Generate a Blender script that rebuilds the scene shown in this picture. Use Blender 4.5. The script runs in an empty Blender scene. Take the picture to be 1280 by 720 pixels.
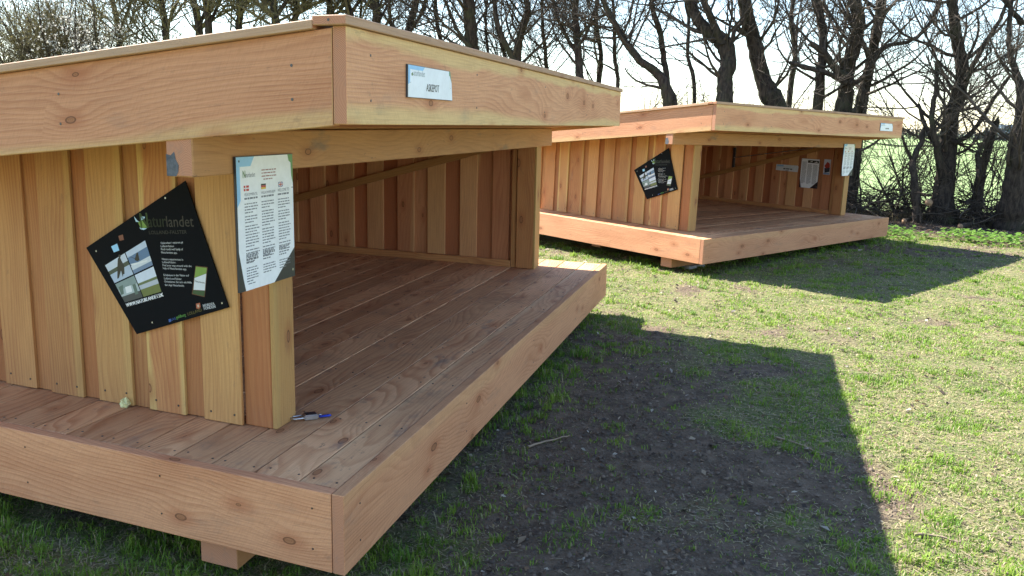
import bpy, bmesh, math, random
import numpy as np
from mathutils import Vector, Matrix
random.seed(7); rng = np.random.default_rng(11)
sc = bpy.context.scene; COL = sc.collection
H = 1.6
F, PITCH, ROLL = 1127.647, 0.18241, -0.02837
SH = {1: (-0.51217, 2.67632, 1.30906, 0.41985, 0.002, -0.00695), 2: (2.04531, 9.61703, 0.81386, 0.41004, -0.00944, 0.01096)}
W, HF, WU, WV, WB, PW = 5.078, 0.270, 0.4233, 0.5183, 4.2326, 0.148
ROU, ROV, WR, ZR, SR, HR, CAP = -0.0834, -0.0741, 5.0716, 1.1583, 0.0952, 0.2684, 0.026
BU, BV, BE, ZB, G = -0.078, 0.485, 4.8907, 0.9865, -0.12706
DEP, BACK = 3.9, 3.42
SUN_AZ, SUN_EL = 142.0, 45.0

# ---------------------------------------------------------------- helpers
def tag(o, label=None, cat=None, group=None, kind=None):
    if label: o['label'] = label
    if cat: o['category'] = cat
    if group: o['group'] = group
    if kind: o['kind'] = kind
    return o
def empty(name, loc=(0, 0, 0), rz=0):
    o = bpy.data.objects.new(name, None); COL.objects.link(o)
    o.location = loc; o.rotation_euler = (0, 0, rz); o.empty_display_size = 0.1
    return o
def link(name, me, parent=None):
    o = bpy.data.objects.new(name, me); COL.objects.link(o)
    if parent: o.parent = parent
    return o
def copy_tree(o, parent=None):
    c = o.copy(); COL.objects.link(c); c.parent = parent
    for ch in list(o.children): copy_tree(ch, c)
    return c
def S(u, v, z): return Vector((u - v * math.sin(G), v * math.cos(G), z))
def cam_ray(px, py):
    X = px - 640; Y = 360 - py; c, s = math.cos(-ROLL), math.sin(-ROLL)
    X, Y = X * c - Y * s, X * s + Y * c
    c, s = math.cos(PITCH), math.sin(PITCH)
    return Vector((X / F, c + Y / F * s, -s + Y / F * c))
def ground_at(px, py, z0=0.0):
    d = cam_ray(px, py); return d * ((z0 - H) / d.z) + Vector((0, 0, H))
def at_depth(px, py, Y):
    d = cam_ray(px, py); return d * (Y / d.y) + Vector((0, 0, H))
def shelter_axes(k):
    x, y, a, z, tu, tv = SH[k]; b = a + math.pi / 2 + G
    return Vector((x, y, z)), Vector((math.cos(a), math.sin(a), tu)), Vector((math.cos(b), math.sin(b), tv))
def on_plane(axis, val, px, py, k=1):
    """photo point -> (u,v,z) of shelter k on the plane u=val (axis 0), v=val (1) or z=val (2)"""
    o, U, V = shelter_axes(k); Mi = Matrix((U, V, Vector((0, 0, 1)))).transposed().inverted()
    a = Mi @ (Vector((0, 0, H)) - o); b = Mi @ cam_ray(px, py); t = (val - a[axis]) / b[axis]
    return a + b * t

# ---------------------------------------------------------------- node helpers
class NT:
    def __init__(s, name):
        s.m = bpy.data.materials.new(name); s.m.use_nodes = True; s.t = s.m.node_tree; s.t.nodes.clear()
        s.out = s.t.nodes.new('ShaderNodeOutputMaterial'); s.b = s.t.nodes.new('ShaderNodeBsdfPrincipled')
        s.t.links.new(s.b.outputs[0], s.out.inputs[0]); s.b.inputs['Roughness'].default_value = 0.7
    def n(s, typ, **kw):
        nd = s.t.nodes.new('ShaderNode' + typ)
        for k, v in kw.items(): setattr(nd, k, v)
        return nd
    def set(s, sock, v):
        if v is None: return
        if hasattr(v, 'links'): s.t.links.new(v, sock)
        else:
            if isinstance(v, (tuple, list)) and len(v) == 3 and len(sock.default_value) == 4: v = (*v, 1)
            sock.default_value = v
    def math(s, op, a, b=None, c=None, clamp=False):
        nd = s.n('Math', operation=op, use_clamp=clamp)
        for i, x in enumerate((a, b, c)):
            if x is not None: s.set(nd.inputs[i], x)
        return nd.outputs[0]
    def mix(s, f, a, b, blend='MIX'):
        nd = s.n('Mix', data_type='RGBA', blend_type=blend)
        s.set(nd.inputs[0], f); s.set(nd.inputs[6], a); s.set(nd.inputs[7], b); return nd.outputs[2]
    def noise(s, vec, scale, detail=3, rough=0.5, dist=0.0):
        nd = s.n('TexNoise'); s.set(nd.inputs['Vector'], vec)
        nd.inputs['Scale'].default_value = scale; nd.inputs['Detail'].default_value = detail
        nd.inputs['Roughness'].default_value = rough; nd.inputs['Distortion'].default_value = dist; return nd.outputs[0]
    def ramp(s, f, stops):
        nd = s.n('ValToRGB'); s.set(nd.inputs[0], f); e = nd.color_ramp.elements
        while len(e) < len(stops): e.new(0.5)
        for i, (p, c) in enumerate(stops):
            e[i].position = p; e[i].color = (*c, 1) if isinstance(c, (tuple, list)) else (c, c, c, 1)
        return nd.outputs[0]
    def mr(s, v, a, b, c=0.0, d=1.0, smooth=True):
        nd = s.n('MapRange', interpolation_type='SMOOTHSTEP' if smooth else 'LINEAR'); s.set(nd.inputs[0], v)
        for i, x in enumerate((a, b, c, d)): nd.inputs[i + 1].default_value = x
        return nd.outputs[0]
    def comb(s, x, y, z=0.0):
        nd = s.n('CombineXYZ')
        for i, v in enumerate((x, y, z)): s.set(nd.inputs[i], v)
        return nd.outputs[0]
    def bump(s, h, strength, dist):
        nd = s.n('Bump'); nd.inputs['Strength'].default_value = strength; nd.inputs['Distance'].default_value = dist
        s.set(nd.inputs['Height'], h); s.t.links.new(nd.outputs[0], s.b.inputs['Normal']); return nd
    def col(s, c): s.set(s.b.inputs['Base Color'], c)

def wood_mat(name, light, dark, sap, stain=0.0, reds=0.5, ring=46.0, contrast=0.6, sawn=0.5, rough=0.68, amp=13.0, wear=False, knots=0.45):
    t = NT(name)
    uv = t.n('UVMap', uv_map='uv').outputs[0]; sp = t.n('SeparateXYZ'); t.set(sp.inputs[0], uv)
    U, V = sp.outputs[0], sp.outputs[1]
    uvn = t.n('UVMap', uv_map='uvn').outputs[0]; s2 = t.n('SeparateXYZ'); t.set(s2.inputs[0], uvn)
    Vn = s2.outputs[1]
    at = t.n('Attribute', attribute_name='brd'); sa = t.n('SeparateColor'); t.set(sa.inputs[0], at.outputs[0])
    R, Gc, B = sa.outputs
    rx = t.math('MULTIPLY', R, 37.0); rz = t.math('MULTIPLY', R, 91.0)
    Uo = t.math('ADD', U, rx)
    big = t.noise(t.comb(t.math('MULTIPLY', Uo, 0.75), t.math('MULTIPLY', V, 3.2), rz), 1.0, 1.5, 0.45)
    med = t.noise(t.comb(t.math('MULTIPLY', Uo, 3.0), t.math('MULTIPLY', V, 12.0), rz), 1.0, 2, 0.5)
    vo = t.n('TexVoronoi', voronoi_dimensions='2D', feature='F1')
    t.set(vo.inputs['Vector'], t.comb(t.math('MULTIPLY', Uo, 2.1), t.math('ADD', t.math('MULTIPLY', V, 4.4), rz), 0.0))
    vo.inputs['Scale'].default_value = 1.0; vo.inputs['Randomness'].default_value = 1.0
    d = vo.outputs['Distance']; sc_ = t.n('SeparateColor'); t.set(sc_.inputs[0], vo.outputs['Color'])
    gate = t.math('GREATER_THAN', sc_.outputs[0], knots)
    size = t.mr(sc_.outputs[1], 0, 1, 0.02, 0.075, False)
    dn = t.math('ADD', d, t.math('MULTIPLY', t.math('SUBTRACT', med, 0.5), 0.02))
    knot = t.math('MULTIPLY', t.math('SUBTRACT', 1.0, t.math('MULTIPLY', t.math('DIVIDE', dn, size), 1.0), clamp=True), gate)
    knotm = t.mr(knot, 0.0, 0.35)
    halo = t.math('MULTIPLY', t.mr(d, 0.42, 0.0), t.math('MULTIPLY', gate, t.math('MULTIPLY', size, 34.0)))
    ph = t.math('ADD', t.math('MULTIPLY', V, ring), t.math('MULTIPLY', big, amp))
    ph = t.math('ADD', ph, t.math('ADD', halo, t.math('MULTIPLY', med, 1.1)))
    fr = t.math('FRACT', ph)
    g = t.ramp(fr, [(0.0, 0.0), (0.45, 0.25), (0.82, 0.95), (0.93, 0.7), (1.0, 0.0)])
    fib = t.noise(t.comb(t.math('MULTIPLY', Uo, 5.0), t.math('MULTIPLY', V, 260.0), rz), 1.0, 2, 0.6)
    tone = t.noise(t.comb(t.math('MULTIPLY', Uo, 1.3), t.math('MULTIPLY', V, 5.0), t.math('ADD', rz, 5.0)), 1.0, 3, 0.6)
    strength = t.math('MULTIPLY', t.mr(tone, 0.3, 0.75, 0.35, 1.0), contrast)
    c = t.mix(t.math('MULTIPLY', g, strength), light, dark)
    c = t.mix(t.mr(tone, 0.42, 0.8, 0.0, 0.45), c, dark)
    # board to board tint: Gc -> redder / yellower
    c = t.mix(t.mr(Gc, 0.45, 1.0, 0.0, reds, False), c, tuple(x * y for x, y in zip(dark, (1.02, 0.86, 0.76))))
    c = t.mix(t.mr(Gc, 0.4, 0.0, 0.0, 0.6, False), c, tuple(x * y for x, y in zip(sap, (0.95, 0.93, 0.85))))
    # sapwood band along one edge
    edge = t.math('ADD', Vn, t.math('MULTIPLY', t.math('SUBTRACT', big, 0.5), 0.55))
    e2 = t.math('ADD', t.math('SUBTRACT', 1.0, Vn), t.math('MULTIPLY', t.math('SUBTRACT', tone, 0.5), 0.5))
    sapm = t.math('MAXIMUM', t.math('MULTIPLY', t.mr(edge, 0.22, 0.06), B), t.math('MULTIPLY', t.mr(e2, 0.20, 0.10), t.math('GREATER_THAN', B, 0.9)))
    c = t.mix(sapm, c, sap)
    kc = t.mix(t.math('FRACT', t.math('MULTIPLY', d, 60.0)), (0.26, 0.105, 0.045), (0.42, 0.19, 0.09))
    c = t.mix(t.math('MULTIPLY', t.mr(d, 0.22, 0.02), t.math('MULTIPLY', gate, 0.55)), c, tuple(x * y for x, y in zip(dark, (0.95, 0.78, 0.7))))
    rim = t.math('MULTIPLY', t.mr(knot, 0.0, 0.12), t.mr(knot, 0.42, 0.16))
    c = t.mix(t.math('MULTIPLY', knotm, 0.8), c, kc)
    c = t.mix(t.math('MULTIPLY', rim, 0.75), c, (0.07, 0.03, 0.015))
    us = t.math('ADD', Uo, t.math('MULTIPLY', V, 0.5))
    saw = t.noise(t.comb(t.math('MULTIPLY', us, 210.0), t.math('MULTIPLY', V, 30.0), rz), 1.0, 3, 0.6)
    c = t.mix(t.mr(saw, 0.4, 0.75, 0.0, 0.15 * sawn), c, tuple(x * 0.7 for x in dark))
    c = t.mix(t.mr(fib, 0.35, 0.75, 0.0, 0.28), c, tuple(x * 0.62 for x in dark))
    if stain > 0:
        st = t.noise(t.comb(t.math('MULTIPLY', Uo, 2.6), t.math('MULTIPLY', V, 7.0), t.math('ADD', rz, 11.0)), 1.0, 5, 0.65)
        c = t.mix(t.mr(st, 0.56, 0.78, 0.0, stain), c, (0.17, 0.145, 0.13))
        st2 = t.noise(t.comb(t.math('MULTIPLY', Uo, 9.0), t.math('MULTIPLY', V, 24.0), t.math('ADD', rz, 3.0)), 1.0, 4, 0.7)
        c = t.mix(t.mr(st2, 0.62, 0.74, 0.0, stain), c, (0.20, 0.12, 0.08))
    c = t.mix(1.0, c, t.mix(t.math('FRACT', t.math('MULTIPLY', R, 7.3)), (0.80, 0.77, 0.74), (1.13, 1.15, 1.14)), 'MULTIPLY')
    if wear:
        ob = t.n('TexCoord').outputs['Object']
        w1 = t.noise(ob, 1.6, 5, .65); w2 = t.noise(ob, 38, 4, .75); w3 = t.noise(ob, 9, 5, .7)
        c = t.mix(t.mr(w1, .45, .75, 0, .5), c, (.20, .115, .07)); c = t.mix(t.mr(w3, .55, .72, 0, .45), c, (.19, .13, .095)); c = t.mix(t.mr(w2, .62, .74, 0, .55), c, (.14, .09, .06))
    t.col(c)
    t.b.inputs['Roughness'].default_value = rough
    t.b.inputs['Specular IOR Level'].default_value = 0.25
    h = t.math('ADD', t.math('MULTIPLY', g, 0.35), t.math('ADD', t.math('MULTIPLY', fib, 0.7), t.math('MULTIPLY', saw, sawn)))
    t.bump(h, 0.55, 0.0025)
    return t.m
def endgrain_mat():
    t = NT('end_grain')
    uv = t.n('UVMap', uv_map='uv').outputs[0]; sp = t.n('SeparateXYZ'); t.set(sp.inputs[0], uv)
    at = t.n('Attribute', attribute_name='brd'); sa = t.n('SeparateColor'); t.set(sa.inputs[0], at.outputs[0])
    x = t.math('SUBTRACT', sp.outputs[0], 0.09); y = t.math('SUBTRACT', sp.outputs[1], t.math('MULTIPLY', sa.outputs[0], 0.12))
    r = t.math('SQRT', t.math('ADD', t.math('MULTIPLY', x, x), t.math('MULTIPLY', y, y)))
    n = t.noise(t.comb(sp.outputs[0], sp.outputs[1], sa.outputs[0]), 14, 3, 0.6)
    fr = t.math('FRACT', t.math('ADD', t.math('MULTIPLY', r, 210.0), t.math('MULTIPLY', n, 1.5)))
    c = t.mix(t.ramp(fr, [(0, 0.0), (0.6, 0.4), (0.9, 1.0), (1.0, 0.0)]), (0.56, 0.27, 0.15), (0.32, 0.125, 0.065))
    fn = t.noise(t.comb(sp.outputs[0], sp.outputs[1], 3.0), 30, 4, 0.7)
    c = t.mix(t.mr(fn, 0.5, 0.75, 0, 0.4), c, (0.24, 0.17, 0.13))
    t.col(c); t.b.inputs['Roughness'].default_value = 0.85; t.bump(fn, 0.4, 0.003)
    return t.m
def plain(name, c, rough=0.6, metal=0.0, var=0.12, scale=20.0, bump=0.0, spec=0.4):
    t = NT(name); tc = t.n('TexCoord').outputs['Object']
    n = t.noise(tc, scale, 4, 0.6)
    t.col(t.mix(t.mr(n, 0.3, 0.7, 0, 1), tuple(x * (1 - var) for x in c), tuple(min(1, x * (1 + var)) for x in c)))
    t.b.inputs['Roughness'].default_value = rough; t.b.inputs['Metallic'].default_value = metal
    t.b.inputs['Specular IOR Level'].default_value = spec
    if bump: t.bump(n, 0.5, bump)
    return t.m
LIGHT, DARK, SAP = (0.70, 0.352, 0.190), (0.45, 0.175, 0.082), (0.70, 0.46, 0.215)
M_FASCIA = wood_mat('fascia_timber', LIGHT, DARK, SAP, 0.3, 0.25, 60, 0.75, 1.2, amp=20, knots=0.25)
M_FRONT = wood_mat('front_fascia_timber', LIGHT, DARK, SAP, 0.3, 0.25, 44, 0.7, 1.2, amp=24, knots=0.25)
M_BEAM = wood_mat('beam_timber', (0.53, 0.27, 0.125), (0.35, 0.155, 0.07), (0.55, 0.34, 0.15), 0.8, 0.2, 34, 0.6, 0.6)
M_CLAD = wood_mat('cladding_timber', (0.60, 0.31, 0.125), (0.38, 0.145, 0.06), (0.62, 0.41, 0.155), 0.3, 0.65, 50, 0.8, 0.5, knots=0.3)
M_INNER = wood_mat('inner_timber', (0.68, 0.33, 0.165), (0.46, 0.175, 0.085), (0.70, 0.45, 0.21), 0.15, 0.9, 44, 0.6, 0.5)
M_DECK = wood_mat('deck_timber', (0.76, 0.445, 0.24), (0.45, 0.19, 0.085), (0.78, 0.56, 0.33), 0.8, 0.5, 30, 1.0, 0.5, 0.62, amp=18, wear=True)
M_CAP = wood_mat('cap_timber', (0.58, 0.37, 0.24), (0.40, 0.21, 0.125), (0.6, 0.45, 0.28), 0.45, 0.3, 40, 0.5, 0.6)
M_END = endgrain_mat()
M_SCREW = plain('screw_steel', (0.10, 0.095, 0.09), 0.4, 0.8)
M_FELT = plain('roofing_felt', (0.045, 0.045, 0.048), 0.9, 0, 0.3, 60, 0.003)

# ---------------------------------------------------------------- timber mesh builder
class Timber:
    def __init__(s): s.v = []; s.f = []; s.uv = []; s.uvn = []; s.c = []; s.mi = []; s.screws = []
    def hexa(s, P, tint=None, sap=0.0, rnd=None):
        """P: 8 points, index = 4*a + 2*b + c; a runs along the grain, b across the wide face, c through the thickness"""
        rnd = random.random() if rnd is None else rnd
        tint = random.random() if tint is None else tint
        i0 = len(s.v); s.v += [Vector(p) for p in P]
        L = (P[4] - P[0]).length; Wd = (P[2] - P[0]).length; T = (P[1] - P[0]).length
        off = random.random() * 0.02
        def vert(a, b, c): return i0 + 4 * a + 2 * b + c
        faces = []
        for c in (0, 1):
            q = [(0, 0, c), (1, 0, c), (1, 1, c), (0, 1, c)]; fl = c == 0
            faces.append((q, lambda a, b, cc: (a * L, b * Wd + off), lambda a, b, cc: (a, b), 0))
        for b in (0, 1):
            q = [(0, b, 0), (1, b, 0), (1, b, 1), (0, b, 1)]
            faces.append((q, lambda a, bb, c, b=b: (a * L, b * Wd + (c * T if b else -c * T) + off), lambda a, bb, c: (a, bb), 0))
        for a in (0, 1):
            q = [(a, 0, 0), (a, 1, 0), (a, 1, 1), (a, 0, 1)]
            faces.append((q, lambda aa, b, c: (b * Wd, c * T), lambda aa, b, c: (b, c), 1))
        ctr = sum((Vector(p) for p in P), Vector()) / 8
        for q, fu, fn, mi in faces:
            pts = [Vector(P[4 * a + 2 * b + c]) for a, b, c in q]
            n = (pts[1] - pts[0]).cross(pts[2] - pts[0])
            if n.dot(sum(pts, Vector()) / 4 - ctr) < 0: q = q[::-1]
            s.f.append([vert(*t) for t in q]); s.uv.append([fu(*t) for t in q]); s.uvn.append([fn(*t) for t in q])
            s.c.append((rnd, tint, sap)); s.mi.append(mi)
        return s
    def box(s, u0, u1, v0, v1, z0, z1, along='u', wide=None, slope=0.0, tint=None, sap=0.0, jit=0.0, flip=False):
        ax = {'u': (u0, u1), 'v': (v0, v1), 'z': (z0, z1)}
        others = [a for a in 'uvz' if a != along]
        if wide is None: wide = max(others, key=lambda a: abs(ax[a][1] - ax[a][0]))
        thin = [a for a in others if a != wide][0]
        P = []
        j = [random.uniform(-jit, jit) for _ in range(3)]
        for a in (0, 1):
            for b in (0, 1):
                for c in (0, 1):
                    bb = 1 - b if flip else b
                    d = {along: ax[along][a], wide: ax[wide][bb], thin: ax[thin][c]}
                    if jit: d[thin] += j[0] + (j[1] if a else 0)
                    z = d['z'] - slope * (d['v'] - ROV)
                    P.append(S(d['u'], d['v'], z))
        return s.hexa(P, tint, sap)
    def screw(s, p, n, r=0.0045): s.screws.append((Vector(p), Vector(n).normalized(), r))
    def build(s, name, mat, parent=None, bevel=0.0022):
        me = bpy.data.meshes.new(name); me.from_pydata([tuple(v) for v in s.v], [], s.f)
        me.materials.append(mat); me.materials.append(M_END)
        me.uv_layers.new(name='uv'); me.uv_layers.new(name='uvn'); me.color_attributes.new('brd', 'FLOAT_COLOR', 'CORNER'); k = 0
        l1 = me.uv_layers['uv']; l2 = me.uv_layers['uvn']; ca = me.color_attributes['brd']
        for fi, f in enumerate(s.f):
            for j in range(len(f)):
                l1.data[k].uv = s.uv[fi][j]; l2.data[k].uv = s.uvn[fi][j]; ca.data[k].color = (*s.c[fi], 1); k += 1
            me.polygons[fi].material_index = s.mi[fi]
        if bevel:
            bm = bmesh.new(); bm.from_mesh(me)
            bmesh.ops.bevel(bm, geom=bm.edges[:], offset=bevel, segments=1, affect='EDGES', clamp_overlap=True)
            bm.to_mesh(me); bm.free()
        if s.screws:
            me.materials.append(M_SCREW); bm = bmesh.new(); bm.from_mesh(me)
            for p, n, r in s.screws:
                q = n.to_track_quat('Z', 'Y')
                top = [bm.verts.new(p + n * 0.0012 + q @ Vector((r * math.cos(a * math.pi / 4), r * math.sin(a * math.pi / 4), 0))) for a in range(8)]
                bot = [bm.verts.new(p - n * 0.002 + q @ Vector((r * 1.1 * math.cos(a * math.pi / 4), r * 1.1 * math.sin(a * math.pi / 4), 0))) for a in range(8)]
                fs = [bm.faces.new(top)] + [bm.faces.new((bot[i], bot[(i + 1) % 8], top[(i + 1) % 8], top[i])) for i in range(8)]
                for f in fs: f.material_index = 2
            bm.to_mesh(me); bm.free()
        return link(name, me, parent)

NU, NV = Vector((-1, 0, 0)), Vector((0, -1, 0))
NU = (S(0, 0, 0) - S(1, 0, 0)); NV = Vector((0, -1, 0))
NSIDE = Vector((-math.cos(G), -math.sin(G), 0))      # outward normal of the side plane u=const
def make_shelter():
    root = empty('shelter')
    D = DEP; T = 0.045
    # deck boards ------------------------------------------------
    t = Timber(); vs = [0.047, 0.197, 0.377, 0.556]
    while vs[-1] < D - 0.25: vs.append(vs[-1] + 0.169)
    vs.append(D - T - 0.002)
    for i in range(len(vs) - 1):
        a, b = vs[i], vs[i + 1]
        t.box(T + 0.003, W - T * 0 - 0.004, a + 0.0028, b - 0.0028, -0.03, 0.0, 'u', 'v', tint=random.uniform(0.3, 0.75) if i else 0.35, sap=0.5 if i in (0,) else random.choice((0, 0, 0.5)), jit=0.0008, flip=(i == 0))
        for uu in [0.09] + [0.65 + 0.6 * j for j in range(7)] + [W - 0.09]:
            for vv in (a + 0.03, b - 0.03):
                t.screw(S(uu + random.uniform(-.01, .01), vv + random.uniform(-.006, .006), 0.0005), (0, 0, 1), 0.004)
    t.build('deck_boards', M_DECK, root)
    # platform fascias
    t = Timber(); t.box(0, W, 0, T, -HF, 0.002, 'u', 'z', tint=0.45, sap=0.25, flip=True)
    for uu in (0.12, 1.25, 2.5, 3.75, 4.95):
        for zz in (-0.07, -0.2): t.screw(S(uu, 0, zz), NV, 0.0035)
    t.build('front_fascia', M_FRONT, root)
    t = Timber(); t.box(0, T, T + 0.003, D, -HF, 0.0015, 'v', 'z', tint=0.45, sap=0.0)
    for vv in (0.12, 0.75, 1.4, 2.1, 3.0):
        for zz in (-0.06, -0.2): t.screw(S(0, vv, zz), NSIDE, 0.0035)
    t.build('side_fascia', M_FASCIA, root)
    t = Timber(); t.box(W - T, W, T + 0.001, D, -HF, -0.032, 'v', 'z', tint=0.5); t.build('side_fascia', M_FASCIA, root)
    t = Timber(); t.box(T, W - T, D - T, D, -HF, 0.0, 'u', 'z', tint=0.5); t.build('back_fascia', M_FASCIA, root)
    # bearers
    for v0 in (0.47, 1.95, 3.3):
        t = Timber(); t.box(0.06 if v0 < 1 else 0.45, W - 0.06, v0, v0 + 0.16, -0.382, -0.272, 'u', 'z', tint=0.6); t.build('bearer', M_BEAM, root)
    t = Timber()
    for uu in np.arange(0.6, W - 0.3, 0.6): t.box(uu, uu + 0.045, T + 0.002, D - T - 0.002, -0.2715, -0.031, 'v', 'z')
    t.build('joists', M_INNER, root)
    # posts
    for u0, d in ((WU, 0.145), (WU + WB - PW, 0.165)):
        t = Timber(); t.box(u0, u0 + PW, WV + 0.019, WV + d, 0.001, ZB - 0.001, 'z', 'u', tint=0.98 if u0 < 1 else 0.7, sap=0.0, flip=(u0 > 1))
        t.build('corner_post', M_CLAD, root, 0.004)
        t = Timber(); t.box(u0 + .001, u0 + PW + .001, WV - 0.001, WV + 0.0185, 0.001, ZB - 0.0012, 'z', 'u', tint=0.1, sap=0.6); t.build('post_facing', M_CLAD, root, 0.003)
    # lintel beam
    t = Timber(); t.box(BU, BE, BV, BV + 0.105, ZB, 1.128, 'u', 'z', tint=0.3)
    t.build('lintel_beam', M_BEAM, root, 0.004)
    sh_ = Sheet(lambda x, y: S(BU - 0.0004, x, y), NSIDE)
    sh_.make('end_stain', [(plain('grey_end_sealer', (.10, .105, .115), .8, 0, .3, 60), 1, [[(.589, .988), (.589, 1.056), (.571, 1.052), (.556, 1.064), (.551, 1.040), (.540, 1.022), (.543, 1.002), (.552, .988)]])], root)
    # cladding -----------------------------------------------------
    def ztop(v): return ZR + 0.026 - SR * (v - ROV)
    def clad(t, side):
        # side 0 = left wall (outer face -u); side 1 = right wall (inner face -u)
        if side == 0:
            first, pitch, wide, ua, ub = 0.6638, 0.273, 0.186, WU - 0.025, WU - 0.003
            la, lb = (ua + 0.002, ub - 0.004), (ub - 0.0035, ub + 0.018)
        else:
            first, pitch, wide = 0.758, 0.2975, 0.158
            la, lb = (WU + WB - 0.095, WU + WB - 0.073), (WU + WB - 0.0725, WU + WB - 0.05)
        v = first; k = 0
        if side: t.box(la[0] + .001, la[1], 0.684, 0.752, 0.002, ztop(0.75) - 0.004, 'z', 'v', tint=0.6); t.box(lb[0], lb[1], 0.684, 0.80, 0.002, ztop(0.80) - 0.004, 'z', 'v', tint=0.6)
        while v < BACK - 0.02:
            v1 = min(v + wide, BACK)
            for lay, (a, b) in ((0, (v, v1)), (1, (v1 - 0.04, min(v + pitch + 0.04, BACK)))):
                if b - a < 0.03: continue
                uu = la if lay == 0 else lb
                a += random.uniform(-.004, .004); b += random.uniform(-.004, .004)
                z0 = random.uniform(0.001, 0.006)
                P = []
                jj = random.uniform(-.0015, .0015)
                for z in (0, 1):
                    for w in (0, 1):
                        for th in (0, 1):
                            vv = (a, b)[w]; P.append(S(uu[th] + jj, vv, z0 if z == 0 else ztop(vv) - 0.002))
                t.hexa(P, tint=random.choice((0.08, 0.2, 0.35, 0.5, 0.65) if lay == 0 else (0.5, 0.7, 0.85, 0.95)), sap=random.choice((0, 0, .5, .95)))
                if side == 0:
                    for vv in (a + .035, b - .035):
                        if lay == 0 or (vv > v1 + 0.01 and vv < v + pitch): t.screw(S(uu[0] + jj, vv, z0 + random.uniform(.035, .05)), NSIDE, 0.0045)
            v += pitch; k += 1
    t = Timber(); clad(t, 0)
    t.build('side_wall', M_CLAD, root, 0.0015)
    t = Timber(); clad(t, 1); t.build('side_wall', M_INNER, root, 0.0015)
    t = Timber(); u = WU + 0.02
    while u < WU + WB - 0.12:
        t.box(u, u + 0.17, BACK + 0.001, BACK + 0.02, 0.002, ztop(BACK + 0.05) - 0.002, 'z', 'u')
        t.box(u + 0.13, u + 0.3, BACK + 0.0205, BACK + 0.042, 0.002, ztop(BACK + 0.05) - 0.002, 'z', 'u'); u += 0.26
    t.build('back_wall', M_INNER, root, 0)
    ui = WU + WB - 0.096
    t = Timber(); t.box(ui - 0.042, ui, 0.735, BACK, 0.001, 0.056, 'v', 'z', tint=0.4)
    t.box(ui - 0.035, ui, 0.69, 0.732, 0.001, 1.0, 'z', 'v', tint=0.35); t.build('wall_rail', M_CLAD, root)
    def zb(v): return 0.458 + (2.827 - v) * 0.2694
    t = Timber(); P = []
    for v, e in ((3.40, 0), (0.80, 1)):
        for w in (0, 1):
            for th in (0, 1): P.append(S(ui - 0.04 + th * 0.0395, v, zb(v) + (w - .5) * 0.066))
    t.hexa(P, tint=0.2); t.build('wall_brace', M_CLAD, root)
    # roof -----------------------------------------------------------
    R1 = ROU + WR; DB = D - 0.02
    t = Timber(); t.box(ROU, R1, ROV, ROV + T, ZR, ZR + HR, 'u', 'z', tint=0.40, sap=1.0)
    for uu in (0.16, 1.2, 2.4, 3.6, 4.85):
        for zz in (0.07, 0.2): t.screw(S(ROU + uu, ROV, ZR + zz), NV, 0.004)
    t.build('roof_front_fascia', M_FRONT, root)
    for u0 in (ROU, R1 - T):
        t = Timber(); t.box(u0, u0 + T, ROV + T + .003, DB, ZR, ZR + HR, 'v', 'z', slope=SR, tint=0.5, sap=0.8)
        if u0 == ROU:
            for vv in (0.11, 1.02, 1.9):
                for zz in (0.085, 0.18): t.screw(S(u0, vv, ZR + zz - SR * (vv - ROV)), NSIDE, 0.0045)
        t.build('roof_side_fascia', M_FASCIA, root)
    t = Timber(); t.box(ROU + T, R1 - T, DB - T, DB, ZR, ZR + HR, 'u', 'z', slope=SR); t.build('roof_back_fascia', M_FASCIA, root)
    t = Timber(); v = ROV + T + .001; i = 0
    while v < DB - T - 0.1:
        t.box(ROU + T + .001, R1 - T - .001, v, min(v + 0.142, DB - T - .001), ZR + 0.028, ZR + 0.05, 'u', 'v', slope=SR); v += 0.145
    t.build('ceiling_boards', M_INNER, root, 0)
    t = Timber(); t.box(ROU + T + .001, R1 - T - .001, ROV + T + .001, DB - T - .001, ZR + HR - 0.05, ZR + HR - 0.03, 'u', 'v', slope=SR)
    t.build('roof_covering', M_FELT, root, 0)
    o = 0.024; zc = ZR + HR + 0.001
    t = Timber(); t.box(ROU - o, R1 + o, ROV - 0.012, ROV + 0.098, zc, zc + CAP, 'u', 'v', tint=0.55, sap=0.0)
    t.screw(S(ROU - o, ROV + 0.045, zc + CAP / 2), NSIDE, 0.004)
    t.build('roof_edge_cap', M_CAP, root)
    for u0, u1 in ((ROU - o, ROU + 0.09), (R1 - 0.09, R1 + o)):
        t = Timber(); t.box(u0, u1, ROV + 0.0985, DB + .02, zc, zc + CAP, 'v', 'u', slope=SR, tint=0.3)
        t.build('roof_edge_cap', M_CAP, root)
    # concrete pads
    for uu in (0.5, W / 2, W - 0.75):
        for vv in (0.47, 1.95, 3.3):
            if uu < 1 and vv > 1: continue
            bm = bmesh.new(); bmesh.ops.create_cube(bm, size=1)
            for q in bm.verts: q.co = S(uu + q.co.x * 0.34, vv + 0.08 + q.co.y * 0.3, -0.415 + q.co.z * 0.064)
            bmesh.ops.bevel(bm, geom=bm.edges[:], offset=0.008, segments=2, affect='EDGES')
            me = bpy.data.meshes.new('foundation_block'); bm.to_mesh(me); bm.free(); me.materials.append(M_CONC); link('foundation_block', me, root)
    return root
M_CONC = plain('concrete', (0.33, 0.34, 0.35), 0.9, 0, 0.25, 30, 0.004)
def place(o, k):
    x, y, a, z, tu, tv = SH[k]
    ty = (tv + tu * math.sin(G)) / math.cos(G)
    o.matrix_world = Matrix.Translation((x, y, z)) @ Matrix.Rotation(a, 4, 'Z') @ Matrix.Rotation(-tu, 4, 'Y') @ Matrix.Rotation(ty, 4, 'X')
    return o
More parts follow.
